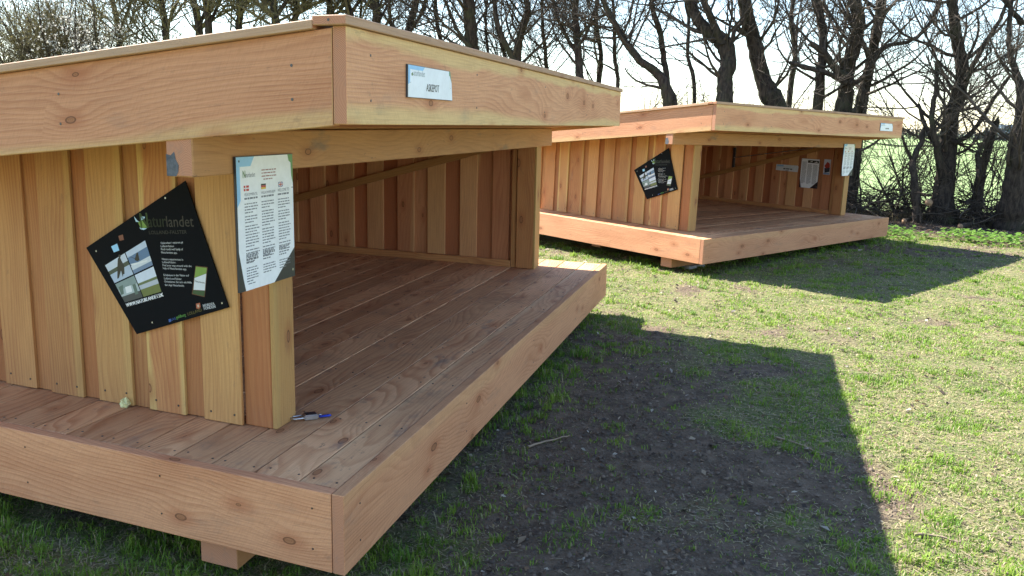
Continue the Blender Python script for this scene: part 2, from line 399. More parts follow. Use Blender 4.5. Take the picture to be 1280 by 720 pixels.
# ---------------------------------------------------------------- signs
def flat(c, rough=0.35, spec=0.5): return plain('print_%02x%02x%02x' % tuple(int(x * 255) for x in c), c, rough, 0, 0.04, 30, 0, spec)
_mats = {}
def col(c, rough=0.35, spec=0.5):
    k = (c, rough, spec)
    if k not in _mats: _mats[k] = flat(c, rough, spec)
    return _mats[k]
WHITE, BLACK, INK = (0.86, 0.88, 0.92), (0.007, 0.008, 0.010), (0.06, 0.06, 0.08)
class Sheet:
    """flat artwork drawn in a plane: map2(x,y)->3D local point, n = outward normal, in layers of real thickness"""
    def __init__(s, fn, n): s.fn = fn; s.n = Vector(n).normalized()
    def poly(s, polys, mat, lay, bm=None):
        own = bm is None; bm = bm or bmesh.new()
        for pl in polys:
            vs = [bm.verts.new(s.fn(*p) + s.n * (0.0004 * lay)) for p in pl]
            f = bm.faces.new(vs); f.normal_update()
            if f.normal.dot(s.n) < 0: f.normal_flip()
        return bm
    def make(s, name, groups, parent):
        """groups: [(mat, layer, [polys])]"""
        bm = bmesh.new(); mats = []
        for mat, lay, polys in groups:
            if mat not in mats: mats.append(mat)
            n0 = len(bm.faces); s.poly(polys, mat, lay, bm); bm.faces.ensure_lookup_table()
            for f in bm.faces[n0:]: f.material_index = mats.index(mat)
        me = bpy.data.meshes.new(name); bm.to_mesh(me); bm.free()
        for m in mats: me.materials.append(m)
        return link(name, me, parent)
    def plate(s, name, pts, mat, th, parent):
        bm = bmesh.new()
        a = [bm.verts.new(s.fn(*p)) for p in pts]; b = [bm.verts.new(s.fn(*p) - s.n * th) for p in pts]
        bm.faces.new(a); bm.faces.new(b[::-1])
        for i in range(len(pts)): j = (i + 1) % len(pts); bm.faces.new((a[i], b[i], b[j], a[j]))
        bmesh.ops.recalc_face_normals(bm, faces=bm.faces[:])
        me = bpy.data.meshes.new(name); bm.to_mesh(me); bm.free(); me.materials.append(mat); return link(name, me, parent)
def text_polys(txt):
    cu = bpy.data.curves.new('t', 'FONT'); cu.body = txt; cu.size = 1.0; cu.resolution_u = 2
    ob = bpy.data.objects.new('t', cu); COL.objects.link(ob)
    dg = bpy.context.evaluated_depsgraph_get(); dg.update(); me = bpy.data.meshes.new_from_object(ob.evaluated_get(dg))
    P = [[(me.vertices[i].co.x, me.vertices[i].co.y) for i in p.vertices] for p in me.polygons]
    bpy.data.objects.remove(ob); bpy.data.curves.remove(cu); bpy.data.meshes.remove(me)
    xs = [q[0] for p in P for q in p]; x0, x1 = min(xs), max(xs)
    return [[(x - x0, y) for x, y in p] for p in P], x1 - x0
def text_at(txt, p0, p1, aspect=1.0, y_up=1, bold=0.0):
    """fit the words between p0 and p1 (2D); letter height = aspect * natural"""
    P, w = text_polys(txt); dx, dy = p1[0] - p0[0], p1[1] - p0[1]; L = math.hypot(dx, dy); sc_ = L / w
    ex = (dx / L, dy / L); ey = (-ex[1] * y_up, ex[0] * y_up)
    out = [[(p0[0] + ex[0] * x * sc_ + ey[0] * y * sc_ * aspect, p0[1] + ex[1] * x * sc_ + ey[1] * y * sc_ * aspect) for x, y in p] for p in P]
    if bold: out += [[(x + ex[0] * bold, y + ex[1] * bold) for x, y in p] for p in out]
    return out
def rect(x0, y0, x1, y1): return [(x0, y0), (x1, y0), (x1, y1), (x0, y1)]
def lines_of_text(x, y, w, n, dy, h, slope=0.0, last=0.6, seed=0):
    r = random.Random(seed); out = []
    for i in range(n):
        ww = w * (last if i == n - 1 else r.uniform(0.86, 1.0)); xx = x; yy = y - i * dy
        while xx < x + ww:
            l = min(r.uniform(0.006, 0.026), x + ww - xx)
            if l > 0.003: out.append(rect(xx, yy, xx + l, yy + h))
            xx += l + 0.0035
    return out
def disc(x, y, r, n=10): return [(x + r * math.cos(2 * math.pi * i / n), y + r * math.sin(2 * math.pi * i / n)) for i in range(n)]

s1 = make_shelter()
s2 = copy_tree(s1)
place(s1, 1); place(s2, 2)
tag(s1, 'open timber shelter in the foreground, larch boards, blue padlock tag on its deck', 'shelter', 'open fronted timber shelters on the grass')
tag(s2, 'more distant timber shelter by the trees, its side catching the sun', 'shelter', 'open fronted timber shelters on the grass')

# --- black poster: artwork measured on the side wall plane; x = -v (to the right), y = z
UP = WU - 0.034
def bp(cx, cy):   # crop coordinates (3.6x, origin 105,220) -> plane
    q = on_plane(0, UP, 105 + cx / 3.6, 220 + cy / 3.6); return (-q.y, q.z)
def make_black_poster():
    root = empty('app_poster')
    sh = Sheet(lambda x, y: S(UP, -x, y), NSIDE)
    corners = [bp(463, 22), bp(15, 323), bp(240, 712), bp(655, 592)]
    sh.plate('backing_board', corners, col(BLACK, 0.6, 0.05), 0.005, root)
    gr, dg, br = (0.16, 0.30, 0.05), (0.03, 0.055, 0.02), (0.014, 0.009, 0.009)
    def T(t, x0, y0, x1, y1, asp=1.0, bold=0.0): return text_at(t, bp(x0, y0), bp(x1, y1), asp, 1, bold)
    sh.make('logo', [(col((0.05, 0.10, 0.02)), 1, T('N', 263, 234, 296, 233, 1.45, .002)), (col((0.016, 0.030, 0.009)), 1, T('atur', 296, 231, 378, 229, 1.25, .001)),
                     (col(br), 1, T('landet', 380, 229, 502, 228, 1.1)), (col((0.012, 0.011, 0.011)), 1, T('LOLLAND-FALSTER', 300, 262, 470, 260, 0.9)),
                     (col((0.45, 0.68, 0.85)), 1, [[bp(232, 182), bp(247, 200), bp(258, 208), bp(240, 206)], [bp(262, 180), bp(282, 184), bp(276, 196), bp(262, 200)], [bp(256, 232), bp(290, 236), bp(276, 243), bp(262, 240)]]),
                     (col(gr), 1, [[bp(250, 208), bp(268, 198), bp(292, 232), bp(262, 236)]])], root)
    sh.make('colour_squares', [(col((0.20, 0.06, 0.035)), 1, [[bp(161, 270), bp(181, 263), bp(186, 287), bp(167, 292)]]),
                     (col((0.30, 0.62, 0.90)), 1, [[bp(128, 317), bp(155, 304), bp(165, 335), bp(140, 344)]])], root)
    # four picture collage
    A, B_, C, D_ = (100, 402), (281, 290), (353, 520), (188, 569)
    def q(s, t): 
        x = (A[0] * (1 - s) + B_[0] * s) * (1 - t) + (D_[0] * (1 - s) + C[0] * s) * t
        y = (A[1] * (1 - s) + B_[1] * s) * (1 - t) + (D_[1] * (1 - s) + C[1] * s) * t
        return bp(x, y)
    def qq(s0, t0, s1, t1): return [q(s0, t0), q(s1, t0), q(s1, t1), q(s0, t1)]
    def bands(s0, s1, L):
        return [(col(c), 1, [qq(s0, a, s1, b)]) for a, b, c in L]
    g = bands(0, .49, [(0, .17, (.55, .62, .72)), (.17, .26, (.05, .07, .05)), (.26, .48, (.42, .52, .66))])
    g += bands(.51, 1, [(0, .12, (.5, .6, .75)), (.12, .30, (.10, .19, .34)), (.30, .40, (.60, .66, .72)), (.40, .48, (.16, .24, .38))])
    g += bands(0, .49, [(.51, .68, (.22, .30, .30)), (.68, .85, (.40, .48, .50)), (.85, 1, (.05, .06, .07))])
    g += bands(.51, 1, [(.51, .70, (.62, .70, .82)), (.70, .75, (.12, .16, .07)), (.75, .84, (.45, .50, .58)), (.84, 1, (.14, .17, .05))])
    dk = col((0.02, 0.02, 0.02))
    g += [(dk, 2, [[bp(158, 372), bp(166, 362), bp(173, 378), bp(186, 402), bp(188, 440), bp(182, 442), bp(180, 455), bp(172, 425), bp(162, 460), bp(155, 462), bp(156, 405)],
                   [bp(234, 378), bp(240, 352), bp(250, 352), bp(256, 378), bp(246, 384)], [bp(200, 360), bp(236, 370), bp(236, 373)],
                   disc(*bp(166, 360), .006), disc(*bp(246, 350), .005)]),
          (col((.75, .78, .8)), 2, [[bp(215, 396), bp(290, 378), bp(292, 384), bp(222, 404)], [bp(190, 500), bp(215, 492), bp(222, 520), bp(196, 528)]]),
          (col((.10, .16, .14)), 2, [[bp(160, 500), bp(180, 490), bp(184, 530), bp(172, 536)], [bp(222, 490), bp(236, 484), bp(250, 530), bp(236, 534)]])]
    sh.make('photo_collage', g, root)
    wt = col((0.62, 0.64, 0.66))
    sh.make('web_address', [(col((0.85, 0.87, 0.9)), 3, T('WWW.NATURLANDET.DK', 196, 590, 363, 541, 1.25, .0018))], root)
    L = [('Oplevelser i naturen på', 352, 306, 452, 303), ('Lolland-Falster.', 352, 320, 414, 320), ('Find rundt ved hjælp af', 353, 334, 452, 334), ('Naturlandets app.', 354, 348, 426, 350),
         ('Nature experiences in', 357, 378, 452, 381), ('Lolland-Falster.', 358, 392, 420, 393), ('Find your way around with the', 360, 406, 490, 410), ('help of Naturlandets app.', 361, 419, 468, 424),
         ('Erlebnisse in der Natur auf', 364, 450, 478, 452), ('Lolland und Falster.', 366, 465, 446, 468), ('Orientieren Sie sich mit Hilfe', 367, 479, 490, 484), ('der App Naturlandet', 369, 494, 456, 498)]
    sh.make('body_text', [(wt, 1, [p for l in L for p in T(l[0], *l[1:], 1.0)])], root)
    sh.make('phone_picture', [(col((0.10, 0.035, 0.015)), 1, [[bp(508, 404), bp(562, 410), bp(548, 545), bp(490, 532)]]), (col((0.20, 0.34, 0.06)), 2, [[bp(510, 408), bp(559, 414), bp(556, 438), bp(503, 458)]]),
                     (col((0.7, 0.74, 0.78)), 2, [[bp(503, 459), bp(556, 439), bp(549, 515), bp(498, 512)]]), (col((0.03, 0.08, 0.03)), 2, [[bp(497, 514), bp(549, 517), bp(546, 541), bp(493, 529)]]),
                     (dk, 3, T('Naturlandet', 505, 476, 550, 485, 1.0))], root)
    sh.make('sponsor_logos', [(col((0.40, 0.10, 0.05)), 1, [[bp(508, 575), bp(526, 570), bp(529, 590), bp(520, 600), bp(510, 596)]]), (col((0.6, 0.45, 0.35)), 2, [[bp(513, 580), bp(522, 578), bp(523, 590), bp(516, 592)]]),
                     (wt, 1, T('NORDEA', 541, 590, 592, 580, 1.1, .001) + T('FONDEN', 545, 603, 596, 593, 1.1, .001)),
                     (col((0.03, 0.10, 0.35)), 1, [[bp(384, 645), bp(394, 642), bp(396, 655), bp(386, 658)]] + T('LAG', 398, 652, 418, 645, 1.0)),
                     (col((0.08, 0.26, 0.05)), 1, T('guldborg', 420, 643, 462, 630, 1.2, .001)), (col((0.12, 0.10, 0.02)), 1, T('LOLLAND', 472, 628, 536, 608, 1.0))], root)
    for c in ((374, 99), (61, 338), (626, 572), (311, 659)): sh.make('screw', [(M_STEEL, 3, [disc(*bp(*c), 0.0036)])], root)
    return root
M_STEEL = plain('bright_steel', (0.5, 0.5, 0.52), 0.3, 0.9)
bp1 = make_black_poster(); bp2 = copy_tree(bp1); place(bp1, 1); place(bp2, 2)
tag(bp1, 'black four-sided poster tilted on the side wall of the foreground shelter', 'poster', 'black posters on the shelter side walls')
tag(bp2, 'black four-sided poster tilted on the sunny side wall of the more distant shelter', 'poster', 'black posters on the shelter side walls')

# --- white info board in the plane of the post fronts: x = u, y = z
def make_info(u0, v, w=0.378, z0=0.575, z1=1.04, plane='v', uc=None, bw=False):
    root = empty('information_board')
    if plane == 'v': sh = Sheet(lambda x, y: S(u0 + x, v, y), (0, -1, 0))
    else: sh = Sheet(lambda x, y: S(uc, v - x, y), NSIDE)
    h = z1 - z0
    def Q(x, y): return (x * w, z0 + y * h)
    def polyQ(L): return [Q(*p) for p in L]
    sh.plate('backing_board', polyQ([(0, 0), (1, 0), (1, 1), (0, 1)]), col((0.02, 0.022, 0.03), 0.4), 0.008, root)
    wh = col(WHITE, 0.4)
    body = [(.03, 0.95), (.0, .9), (.0, .30), (.06, .10), (.06, .0), (.60, .0), (.995, .22), (.995, .80), (.95, .86), (.95, .93), (.90, .99), (.28, .99), (.22, .93), (.04, .93)]
    grp = [(wh, 1, [polyQ([(.005, .30), (.065, .10), (.10, .0), (.60, .0), (.995, .24), (.995, .995), (.005, .995)])])]
    if not bw:
        grp += [(col((0.28, 0.56, 0.86)), 2, [polyQ([(.005, .995), (.30, .995), (.235, .925), (.06, .925), (.06, .68), (.005, .63)])]),
                (col((0.12, 0.28, 0.09)), 2, [polyQ([(.90, .995), (.995, .995), (.995, .76), (.965, .83), (.955, .93), (.92, .945)])])]
    sh.make('printed_sheet', grp, root)
    if bw:
        g = [(dk_, 2, [polyQ([(.36, .86), (.97, .86), (.97, .95), (.36, .95)])]), (wh, 3, [polyQ([(.45, .885), (.6, .93), (.62, .90)]), polyQ([(.7, .88), (.85, .92), (.9, .885)])])]
        sh.make('header_picture', g, root)
    ink = col((0.16, 0.17, 0.21)); P = []
    if not bw:
        def tt(t, x, y, x2, asp=1.0, b=0.0): return text_at(t, Q(x, y), Q(x2, y), asp, 1, b)
        sh.make('logo', [(ink, 2, tt('aturlandet', .14, .845, .31, 1.5)), (col((.10, .25, .05)), 2, tt('N', .105, .842, .145, 1.5, .001))], root)
        sh.make('tagline', [(col((.30, .09, .09)), 2, [p for k, y in enumerate((.885, .862, .838, .815)) for p in lines_of_text(*Q(.42 + .03 * (k == 3), y), w * (.26 - .1 * (k == 3)), 1, .01, .0035, last=1.0, seed=k)])], root)
        cols = ((.12, ('VELKOMMEN TIL', 'SHELTERPLADSEN')), (.405, ('WILLKOMMEN BEIM', 'SHELTERPLATZ')), (.70, ('WELCOME TO', 'SHELTER SITE')))
        fx = [.115, .405, .715]
        flag_sets = []
        fl = []
        def F(x, y, x2, y2): return polyQ([(x, y), (x2, y), (x2, y2), (x, y2)])
        fl += [(col((.5, .02, .03)), 2, [F(fx[0], .745, fx[0] + .085, .785)]), (wh, 3, [F(fx[0] + .025, .745, fx[0] + .038, .785), F(fx[0], .761, fx[0] + .085, .769)])]
        flag_sets.append(fl); fl = []
        fl += [(col((.02, .02, .02)), 2, [F(fx[1], .772, fx[1] + .085, .785)]), (col((.5, .03, .03)), 2, [F(fx[1], .7585, fx[1] + .085, .7715)]), (col((.7, .45, .03)), 2, [F(fx[1], .745, fx[1] + .085, .758)])]
        flag_sets.append(fl); fl = []
        fl += [(col((.05, .07, .28)), 2, [F(fx[2], .745, fx[2] + .085, .785)]), (wh, 3, [F(fx[2] + .032, .745, fx[2] + .053, .785), F(fx[2], .758, fx[2] + .085, .772), polyQ([(fx[2], .785), (fx[2] + .01, .785), (fx[2] + .085, .745), (fx[2] + .075, .745)]), polyQ([(fx[2], .745), (fx[2] + .01, .745), (fx[2] + .085, .785), (fx[2] + .075, .785)])]),
               (col((.5, .02, .03)), 4, [F(fx[2] + .037, .745, fx[2] + .048, .785), F(fx[2], .7615, fx[2] + .085, .7685)])]
        flag_sets.append(fl)
        for fl, nm in zip(flag_sets, ('Danish', 'German', 'British')): sh.make('flag', fl, root)['label'] = 'small printed ' + nm + ' flag'
        for i, (x, hd) in enumerate(cols):
            P += tt(hd[0], x, .708, x + (.25 if i == 1 else .22), 1.25)
            P += lines_of_text(*Q(x, .682), w * .22, 1, .01, .006, last=1.0, seed=50 + i)
            y = .645
            for n in ((4, 3, 8, 5) if i == 0 else (3, 6, 6, 4) if i == 1 else (4, 4, 7, 3)):
                P += lines_of_text(*Q(x, y), w * .235, n, h * .0215, .0036, seed=i * 7 + n); y -= n * .0215 + .008
            y = .205 + .06
            P += lines_of_text(*Q(x, y), w * .22, 4, h * .02, .0042, seed=i + 3); P += lines_of_text(*Q(x, y - .105), w * .23, 4, h * .02, .0036, seed=i + 9) if i else lines_of_text(*Q(x, y - .10), w * .2, 6, h * .02, .0036, seed=4)
        P += lines_of_text(*Q(.14, .045), w * .2, 1, .01, .003, seed=2)
    else:
        for x in (.06, .37, .68):
            P += lines_of_text(*Q(x, .80 if x > .3 else .88), w * .25, 30 if x > .3 else 33, h * .0225, .0045, seed=int(x * 10))
    sh.make('printed_text', [(ink, 2, P)], root)
    for m_, x_, y_, r_ in ((dk_, .05, .965, .004), (dk_, .975, .73, .003), (M_STEEL, .955, .06, .005)): sh.make('screw', [(m_, 3, [disc(*Q(x_, y_), r_)])], root)
    return root
dk_ = col((0.02, 0.02, 0.02))
VI = BV - 0.012
qa, qb, qc = on_plane(1, VI, 297, 196), on_plane(1, VI, 368, 193), on_plane(1, VI, 369, 345)
UI = qa.x
i1 = make_info(UI, VI, qb.x - qa.x, qc.z, qa.z); place(i1, 1)
tag(i1, 'white information board with three flags fixed to the left post of the foreground shelter', 'sign', 'white information boards on the posts')
i2 = copy_tree(i1); place(i2, 2); i2.matrix_world = i2.matrix_world @ Matrix.Translation(S(on_plane(1, VI, 1054, 181, 2).x - UI, 0, 0))
tag(i2, 'white information board at the far right post of the more distant shelter', 'sign', 'white information boards on the posts')
# --- name plates on the roof fascia
def make_name(u0, txt):
    root = empty('name_plate'); v = ROV - 0.007; w = 0.435; z0, h = 1.247, 0.105
    sh = Sheet(lambda x, y: S(u0 + x * w, v, z0 + y * h), (0, -1, 0))
    sh.plate('plate', [(0, 0), (1, 0), (.965, .75), (.93, 1), (0, 1)] if False else [(0, 0), (1.02, 0), (1.0, .6), (.955, 1), (0, 1)], col((0.05, 0.055, 0.065)), 0.006, root)
    sh.make('plate_print', [(col(WHITE, 0.35), 1, [[(0.01, .015), (1.015, .015), (.995, .6), (.955, .8), (.93, .985), (.01, .985)]]), (col((0.28, 0.56, 0.86)), 2, [[(.01, .985), (.36, .985), (.31, .86), (.05, .86), (.045, .45), (.01, .40)]]),
             (col((0.12, 0.30, 0.15)), 2, [[(.925, .99), (.955, .99), (.995, .6), (.965, .75), (.95, .83), (.93, .84)]]),
             (dk_, 3, [disc(.055, .46, .007), disc(.965, .42, .007)])], root)
    sx = w / h
    g = [(col((.10, .20, .06)), 2, [[(x / 1.0, .72 + y) for x, y in p] for p in [[(.07, 0), (.10, .06), (.115, -.02), (.085, -.06)]]])]
    Pl, wd = text_polys('aturlandet'); g.append((col((.30, .36, .36)), 2, [[(.12 + x / wd * .24, .68 + y / wd * .24 * sx * 1.1) for x, y in p] for p in Pl]))
    sh.make('logo', g, root); g = []
    if txt:
        Pl, wd = text_polys(txt); sc_ = .29 / wd
        g.append((col((.03, .035, .045)), 2, [[(.39 + x * sc_, .24 + y * sc_ * sx * 1.2) for x, y in p] for p in Pl] + [[(.394 + x * sc_, .24 + y * sc_ * sx * 1.2) for x, y in p] for p in Pl]))
    else: g.append((col((.03, .035, .045)), 2, [rect(.42, .25, .50, .40), rect(.515, .25, .60, .40), rect(.615, .25, .70, .40)]))
    sh.make('lettering', g, root)
    return root
n1 = place(make_name(0.351, 'ASKEPOT'), 1); tag(n1, 'white name plate reading ASKEPOT on the front roof edge of the foreground shelter', 'name plate', 'name plates on the roof edges')
n2 = place(make_name(4.18, None), 2); tag(n2, 'small white name plate at the right end of the far shelter roof edge', 'name plate', 'name plates on the roof edges')
# --- notices on the inner wall of the far shelter
UIN = WU + WB - 0.101
i3 = place(make_info(0, 1.29, 0.31, 0.352, 0.792, 'u', UIN, True), 2); i3.name = 'notice_board'
tag(i3, 'tall white notice with three text columns and dark header inside the far shelter', 'notice')
def small_plate(name, pts, mat, art):
    root = empty(name); sh = Sheet(lambda x, y: S(UIN, -x, y), NSIDE)
    sh.plate('plate', pts, mat, 0.005, root); sh.make('print', art, root); return place(root, 2)
o = small_plate('wide_notice', [(-1.735, .585), (-1.345, .575), (-1.335, .66), (-1.36, .675), (-1.735, .675)], col((0.62, 0.65, 0.70)),
   [(col((0.28, 0.5, 0.75)), 1, [rect(-1.72, .645, -1.6, .67)]), (dk_, 1, [rect(-1.60, .605, -1.56, .622), rect(-1.55, .605, -1.49, .622), rect(-1.48, .605, -1.44, .622), rect(-1.56, .585, -1.50, .592)])])
tag(o, 'low wide pale notice plate left of the tall notice inside the far shelter', 'notice')
o = small_plate('picture_notice', rect(-.905, .575, -.795, .80), col((0.6, 0.64, 0.72)),
   [(col((0.42, 0.04, 0.03)), 1, [[(-.895, .70), (-.85, .765), (-.81, .74), (-.80, .69), (-.86, .66)]]), (col((0.03, 0.04, 0.07)), 1, [[(-.89, .67), (-.80, .685), (-.80, .62), (-.88, .60)]]), (col((.2, .35, .6)), 1, [rect(-.90, .58, -.80, .60)])])
tag(o, 'small leaflet with red and dark picture right of the tall notice inside the far shelter', 'notice')
# metal stay
root = empty('wall_stay'); t = bmesh.new(); bmesh.ops.create_cube(t, size=1)
for q in t.verts: q.co = S(UIN - 0.012 + q.co.x * 0.022, 2.545 + q.co.y * 0.05, 0.725 + q.co.z * 0.33)
bmesh.ops.bevel(t, geom=t.edges[:], offset=0.004, segments=1, affect='EDGES')
me = bpy.data.meshes.new('bracket'); t.to_mesh(me); t.free(); me.materials.append(col((0.03, 0.035, 0.05), .4)); link('bracket', me, root)
t = bmesh.new(); a, b = S(UIN - .05, 2.52, .73), S(UIN - .05, 1.10, .955); q = (b - a).to_track_quat('Z', 'Y')
bmesh.ops.create_cone(t, segments=8, radius1=.007, radius2=.007, depth=(b - a).length, cap_ends=True, matrix=Matrix.LocRotScale((a + b) / 2, q, None))
me = bpy.data.meshes.new('rod'); t.to_mesh(me); t.free(); me.materials.append(M_STEEL); link('rod', me, root)
place(root, 2); tag(root, 'dark wall bracket with thin pale rod under the far shelter roof', 'bracket')

# ---------------------------------------------------------------- small things on the near deck
def tube_bm(bm, pts, r, n=8, closed=False):
    rings = []
    for i, p in enumerate(pts):
        a = pts[max(i - 1, 0)]; b = pts[min(i + 1, len(pts) - 1)]; q = (b - a).to_track_quat('Z', 'Y')
        rings.append([bm.verts.new(p + q @ Vector((r * math.cos(2 * math.pi * k / n), r * math.sin(2 * math.pi * k / n), 0))) for k in range(n)])
    for i in range(len(rings) - 1):
        for k in range(n): bm.faces.new((rings[i][k], rings[i][(k + 1) % n], rings[i + 1][(k + 1) % n], rings[i + 1][k]))
    bm.faces.new(rings[0][::-1]); bm.faces.new(rings[-1])
def bmobj(name, bm, mat, parent, smooth=True):
    bmesh.ops.recalc_face_normals(bm, faces=bm.faces[:])
    me = bpy.data.meshes.new(name); bm.to_mesh(me); bm.free(); me.materials.append(mat)
    if smooth:
        for p in me.polygons: p.use_smooth = True
    return link(name, me, parent)
o1, U1, V1 = shelter_axes(1)
def deckpt(px, py, z=0.0): q = on_plane(2, z, px, py); return o1 + U1 * q.x + V1 * q.y + Vector((0, 0, q.z))
pa, pb = deckpt(362, 527), deckpt(398, 522.5); L = (pb - pa).length; ang = math.atan2(pb.y - pa.y, pb.x - pa.x)
lock = empty('padlock', pa + Vector((0, 0, 0.002)), ang)
bm = bmesh.new(); bmesh.ops.create_cube(bm, size=1)
for q in bm.verts: q.co = Vector((L * 0.72 + q.co.x * L * 0.5, q.co.y * 0.042, 0.011 + q.co.z * 0.020))
bmesh.ops.bevel(bm, geom=bm.edges[:], offset=0.004, segments=3, affect='EDGES'); bmobj('lock_body', bm, M_STEEL, lock, False)
bm = bmesh.new(); r = 0.017; pts = [Vector((L * .5, -r, .011)), Vector((L * .2, -r, .011))] + [Vector((L * .2 + r * -math.sin(a), -r * math.cos(a), .011)) for a in np.linspace(.2, math.pi - .2, 8)] + [Vector((L * .2, r, .011)), Vector((L * .5, r, .011))]
tube_bm(bm, pts, .004); bmobj('shackle', bm, M_STEEL, lock)
bm = bmesh.new(); bmesh.ops.create_cube(bm, size=1)
for q in bm.verts: q.co = Vector((L * 0.72 + q.co.x * L * 0.36, q.co.y * 0.03, 0.022 + q.co.z * 0.003))
bmobj('lock_plate', bm, plain('dark_plate', (.04, .04, .05), .4, .5), lock, False)
bm = bmesh.new(); tube_bm(bm, [Vector((L * .97, 0, .012)), Vector((L * 1.06, -.004, .014)), Vector((L * 1.12, .0, .008))], .0028, 6); bmobj('key_ring', bm, M_STEEL, lock)
bm = bmesh.new(); bmesh.ops.create_cube(bm, size=1)
for q in bm.verts: q.co = Vector((L * 1.22 + q.co.x * .05, -.006 + q.co.y * 0.016, 0.007 + q.co.z * 0.007))
bmesh.ops.bevel(bm, geom=bm.edges[:], offset=0.0025, segments=2, affect='EDGES')
bmobj('key_tag', bm, plain('blue_plastic', (.02, .05, .42), .35), lock)
tag(lock, 'steel padlock with blue key tag lying beside the left post of the foreground shelter', 'padlock')
pc = deckpt(157, 509); bm = bmesh.new(); bmesh.ops.create_icosphere(bm, subdivisions=3, radius=.017)
for q in bm.verts:
    n_ = math.sin(q.co.x * 330 + 1) * math.cos(q.co.y * 290) + math.sin(q.co.z * 370 + q.co.x * 200)
    q.co = q.co * (1 + .26 * n_); q.co.z = q.co.z * 1.1 + .019
for f in bm.faces: f.smooth = False
pap = bmobj('crumpled_paper', bm, plain('yellow_paper', (.72, .70, .36), .8, 0, .15, 90), None, False); pap.location = pc
tag(pap, 'small crumpled pale yellow paper on the deck against the board wall', 'paper')

# ---------------------------------------------------------------- terrain
def hashn(ix, iy, s): 
    h = np.sin(ix * 127.1 + iy * 311.7 + s * 74.7) * 43758.5453; return h - np.floor(h)
def vnoise(x, y, s=0):
    ix, iy = np.floor(x), np.floor(y); fx, fy = x - ix, y - iy; fx = fx * fx * (3 - 2 * fx); fy = fy * fy * (3 - 2 * fy)
    return (hashn(ix, iy, s) * (1 - fx) + hashn(ix + 1, iy, s) * fx) * (1 - fy) + (hashn(ix, iy + 1, s) * (1 - fx) + hashn(ix + 1, iy + 1, s) * fx) * fy
def fbm(x, y, s=0, o=4):
    r = 0; a = .5
    for i in range(o): r = r + a * vnoise(x, y, s + i); x = x * 2.03 + 5; y = y * 2.03 + 9; a *= .5
    return r / (1 - .5 ** o)
def sstep(x, a, b): t = np.clip((x - a) / (b - a), 0, 1); return t * t * (3 - 2 * t)
ROW = [(-40, 34), (-12, 24.5), (-2, 20.3), (4, 18.3), (7, 17.0), (9.2, 16.1), (14, 14.0), (30, 7)]
def row_y(x): return np.interp(x, [p[0] for p in ROW], [p[1] for p in ROW])
def under(x, y, k, grow=0.0):
    sx, sy, a, *_ = SH[k]; dx, dy = x - sx, y - sy
    lx = dx * math.cos(a) + dy * math.sin(a); ly = -dx * math.sin(a) + dy * math.cos(a)
    v = ly / math.cos(G); u = lx + v * math.sin(G)
    return np.minimum(np.minimum(u + grow, W + grow - u), np.minimum(v + grow, DEP + grow - v)), u, v
def ground_z(x, y):
    f = np.exp(-((x - 3) ** 2 + (y - 9) ** 2) / 900.0)
    return (0.05 * (fbm(x * .8, y * .8, 3) - .5) + 0.018 * (fbm(x * 5, y * 5, 5) - .5) + 0.022 * (fbm(x * 16, y * 16, 8, 3) - .5)) * f
def soil_amount(x, y):
    """0 = full sward, 1 = bare earth"""
    b = np.exp(-(((x - .70) / .85) ** 2 + ((y - 4.2) / 1.9) ** 2)) * .85
    b = np.maximum(b, .65 * np.exp(-(((x - .9) / .7) ** 2 + ((y - 6.4) / .8) ** 2)))
    b = np.maximum(b, .55 * np.exp(-(((x - 6.2) / 2.0) ** 2 + ((y - 12.3) / 1.2) ** 2)))
    b = b + .38 * np.exp(-(((x - .35) / .8) ** 2 + ((y - 3.7) / 1.6) ** 2)) - .38 * np.exp(-(((x - 2.1) / .55) ** 2 + ((y - 4.3) / 1.2) ** 2))
    n = fbm(x * 1.7, y * 1.7, 21, 5)
    dr = row_y(x) - y
    lit = 1 - sstep(dr, 2.2, 3.6)
    return np.clip(b * .95 + (n - .49) * 2.0 + lit * .9, 0, 1)
gx = np.concatenate([[-3000, -900, -300, -120, -60, -35], np.arange(-20, -3, 1.0), np.arange(-3, 10.0, .045), np.arange(10, 26, 1.0), [40, 70, 130, 300, 900, 3000]])
gy = np.concatenate([[-400, -100, -30, -8, -2], np.arange(0, 2.0, .2), np.arange(2.0, 9, .04), np.arange(9, 19, .07), np.arange(19, 34, 1.0), [45, 80, 160, 400, 1000, 4000]])
X, Y = np.meshgrid(gx, gy); Z = ground_z(X, Y)
nx, ny = len(gx), len(gy)
V_ = np.stack([X.ravel(), Y.ravel(), Z.ravel()], 1)
i = np.arange(nx * ny).reshape(ny, nx); Fq = np.stack([i[:-1, :-1].ravel(), i[:-1, 1:].ravel(), i[1:, 1:].ravel(), i[1:, :-1].ravel()], 1)
def np_mesh(name, V, Fc, mats, attr=None, smooth=True, mi=None):
    me = bpy.data.meshes.new(name); k = Fc.shape[1]
    me.vertices.add(len(V)); me.vertices.foreach_set('co', np.asarray(V, np.float32).ravel())
    me.loops.add(Fc.size); me.loops.foreach_set('vertex_index', Fc.astype(np.int32).ravel())
    me.polygons.add(len(Fc)); me.polygons.foreach_set('loop_start', np.arange(len(Fc), dtype=np.int32) * k)
    me.polygons.foreach_set('loop_total', np.full(len(Fc), k, np.int32))
    if smooth: me.polygons.foreach_set('use_smooth', np.ones(len(Fc), bool))
    if mi is not None: me.polygons.foreach_set('material_index', mi.astype(np.int32))
    for m in mats: me.materials.append(m)
    if attr is not None:
        for nm, a in attr.items():
            ca = me.color_attributes.new(nm, 'FLOAT_COLOR', 'POINT'); ca.data.foreach_set('color', np.concatenate([a, np.ones((len(a), 1))], 1).astype(np.float32).ravel())
    me.update(calc_edges=True); me.validate(); return me
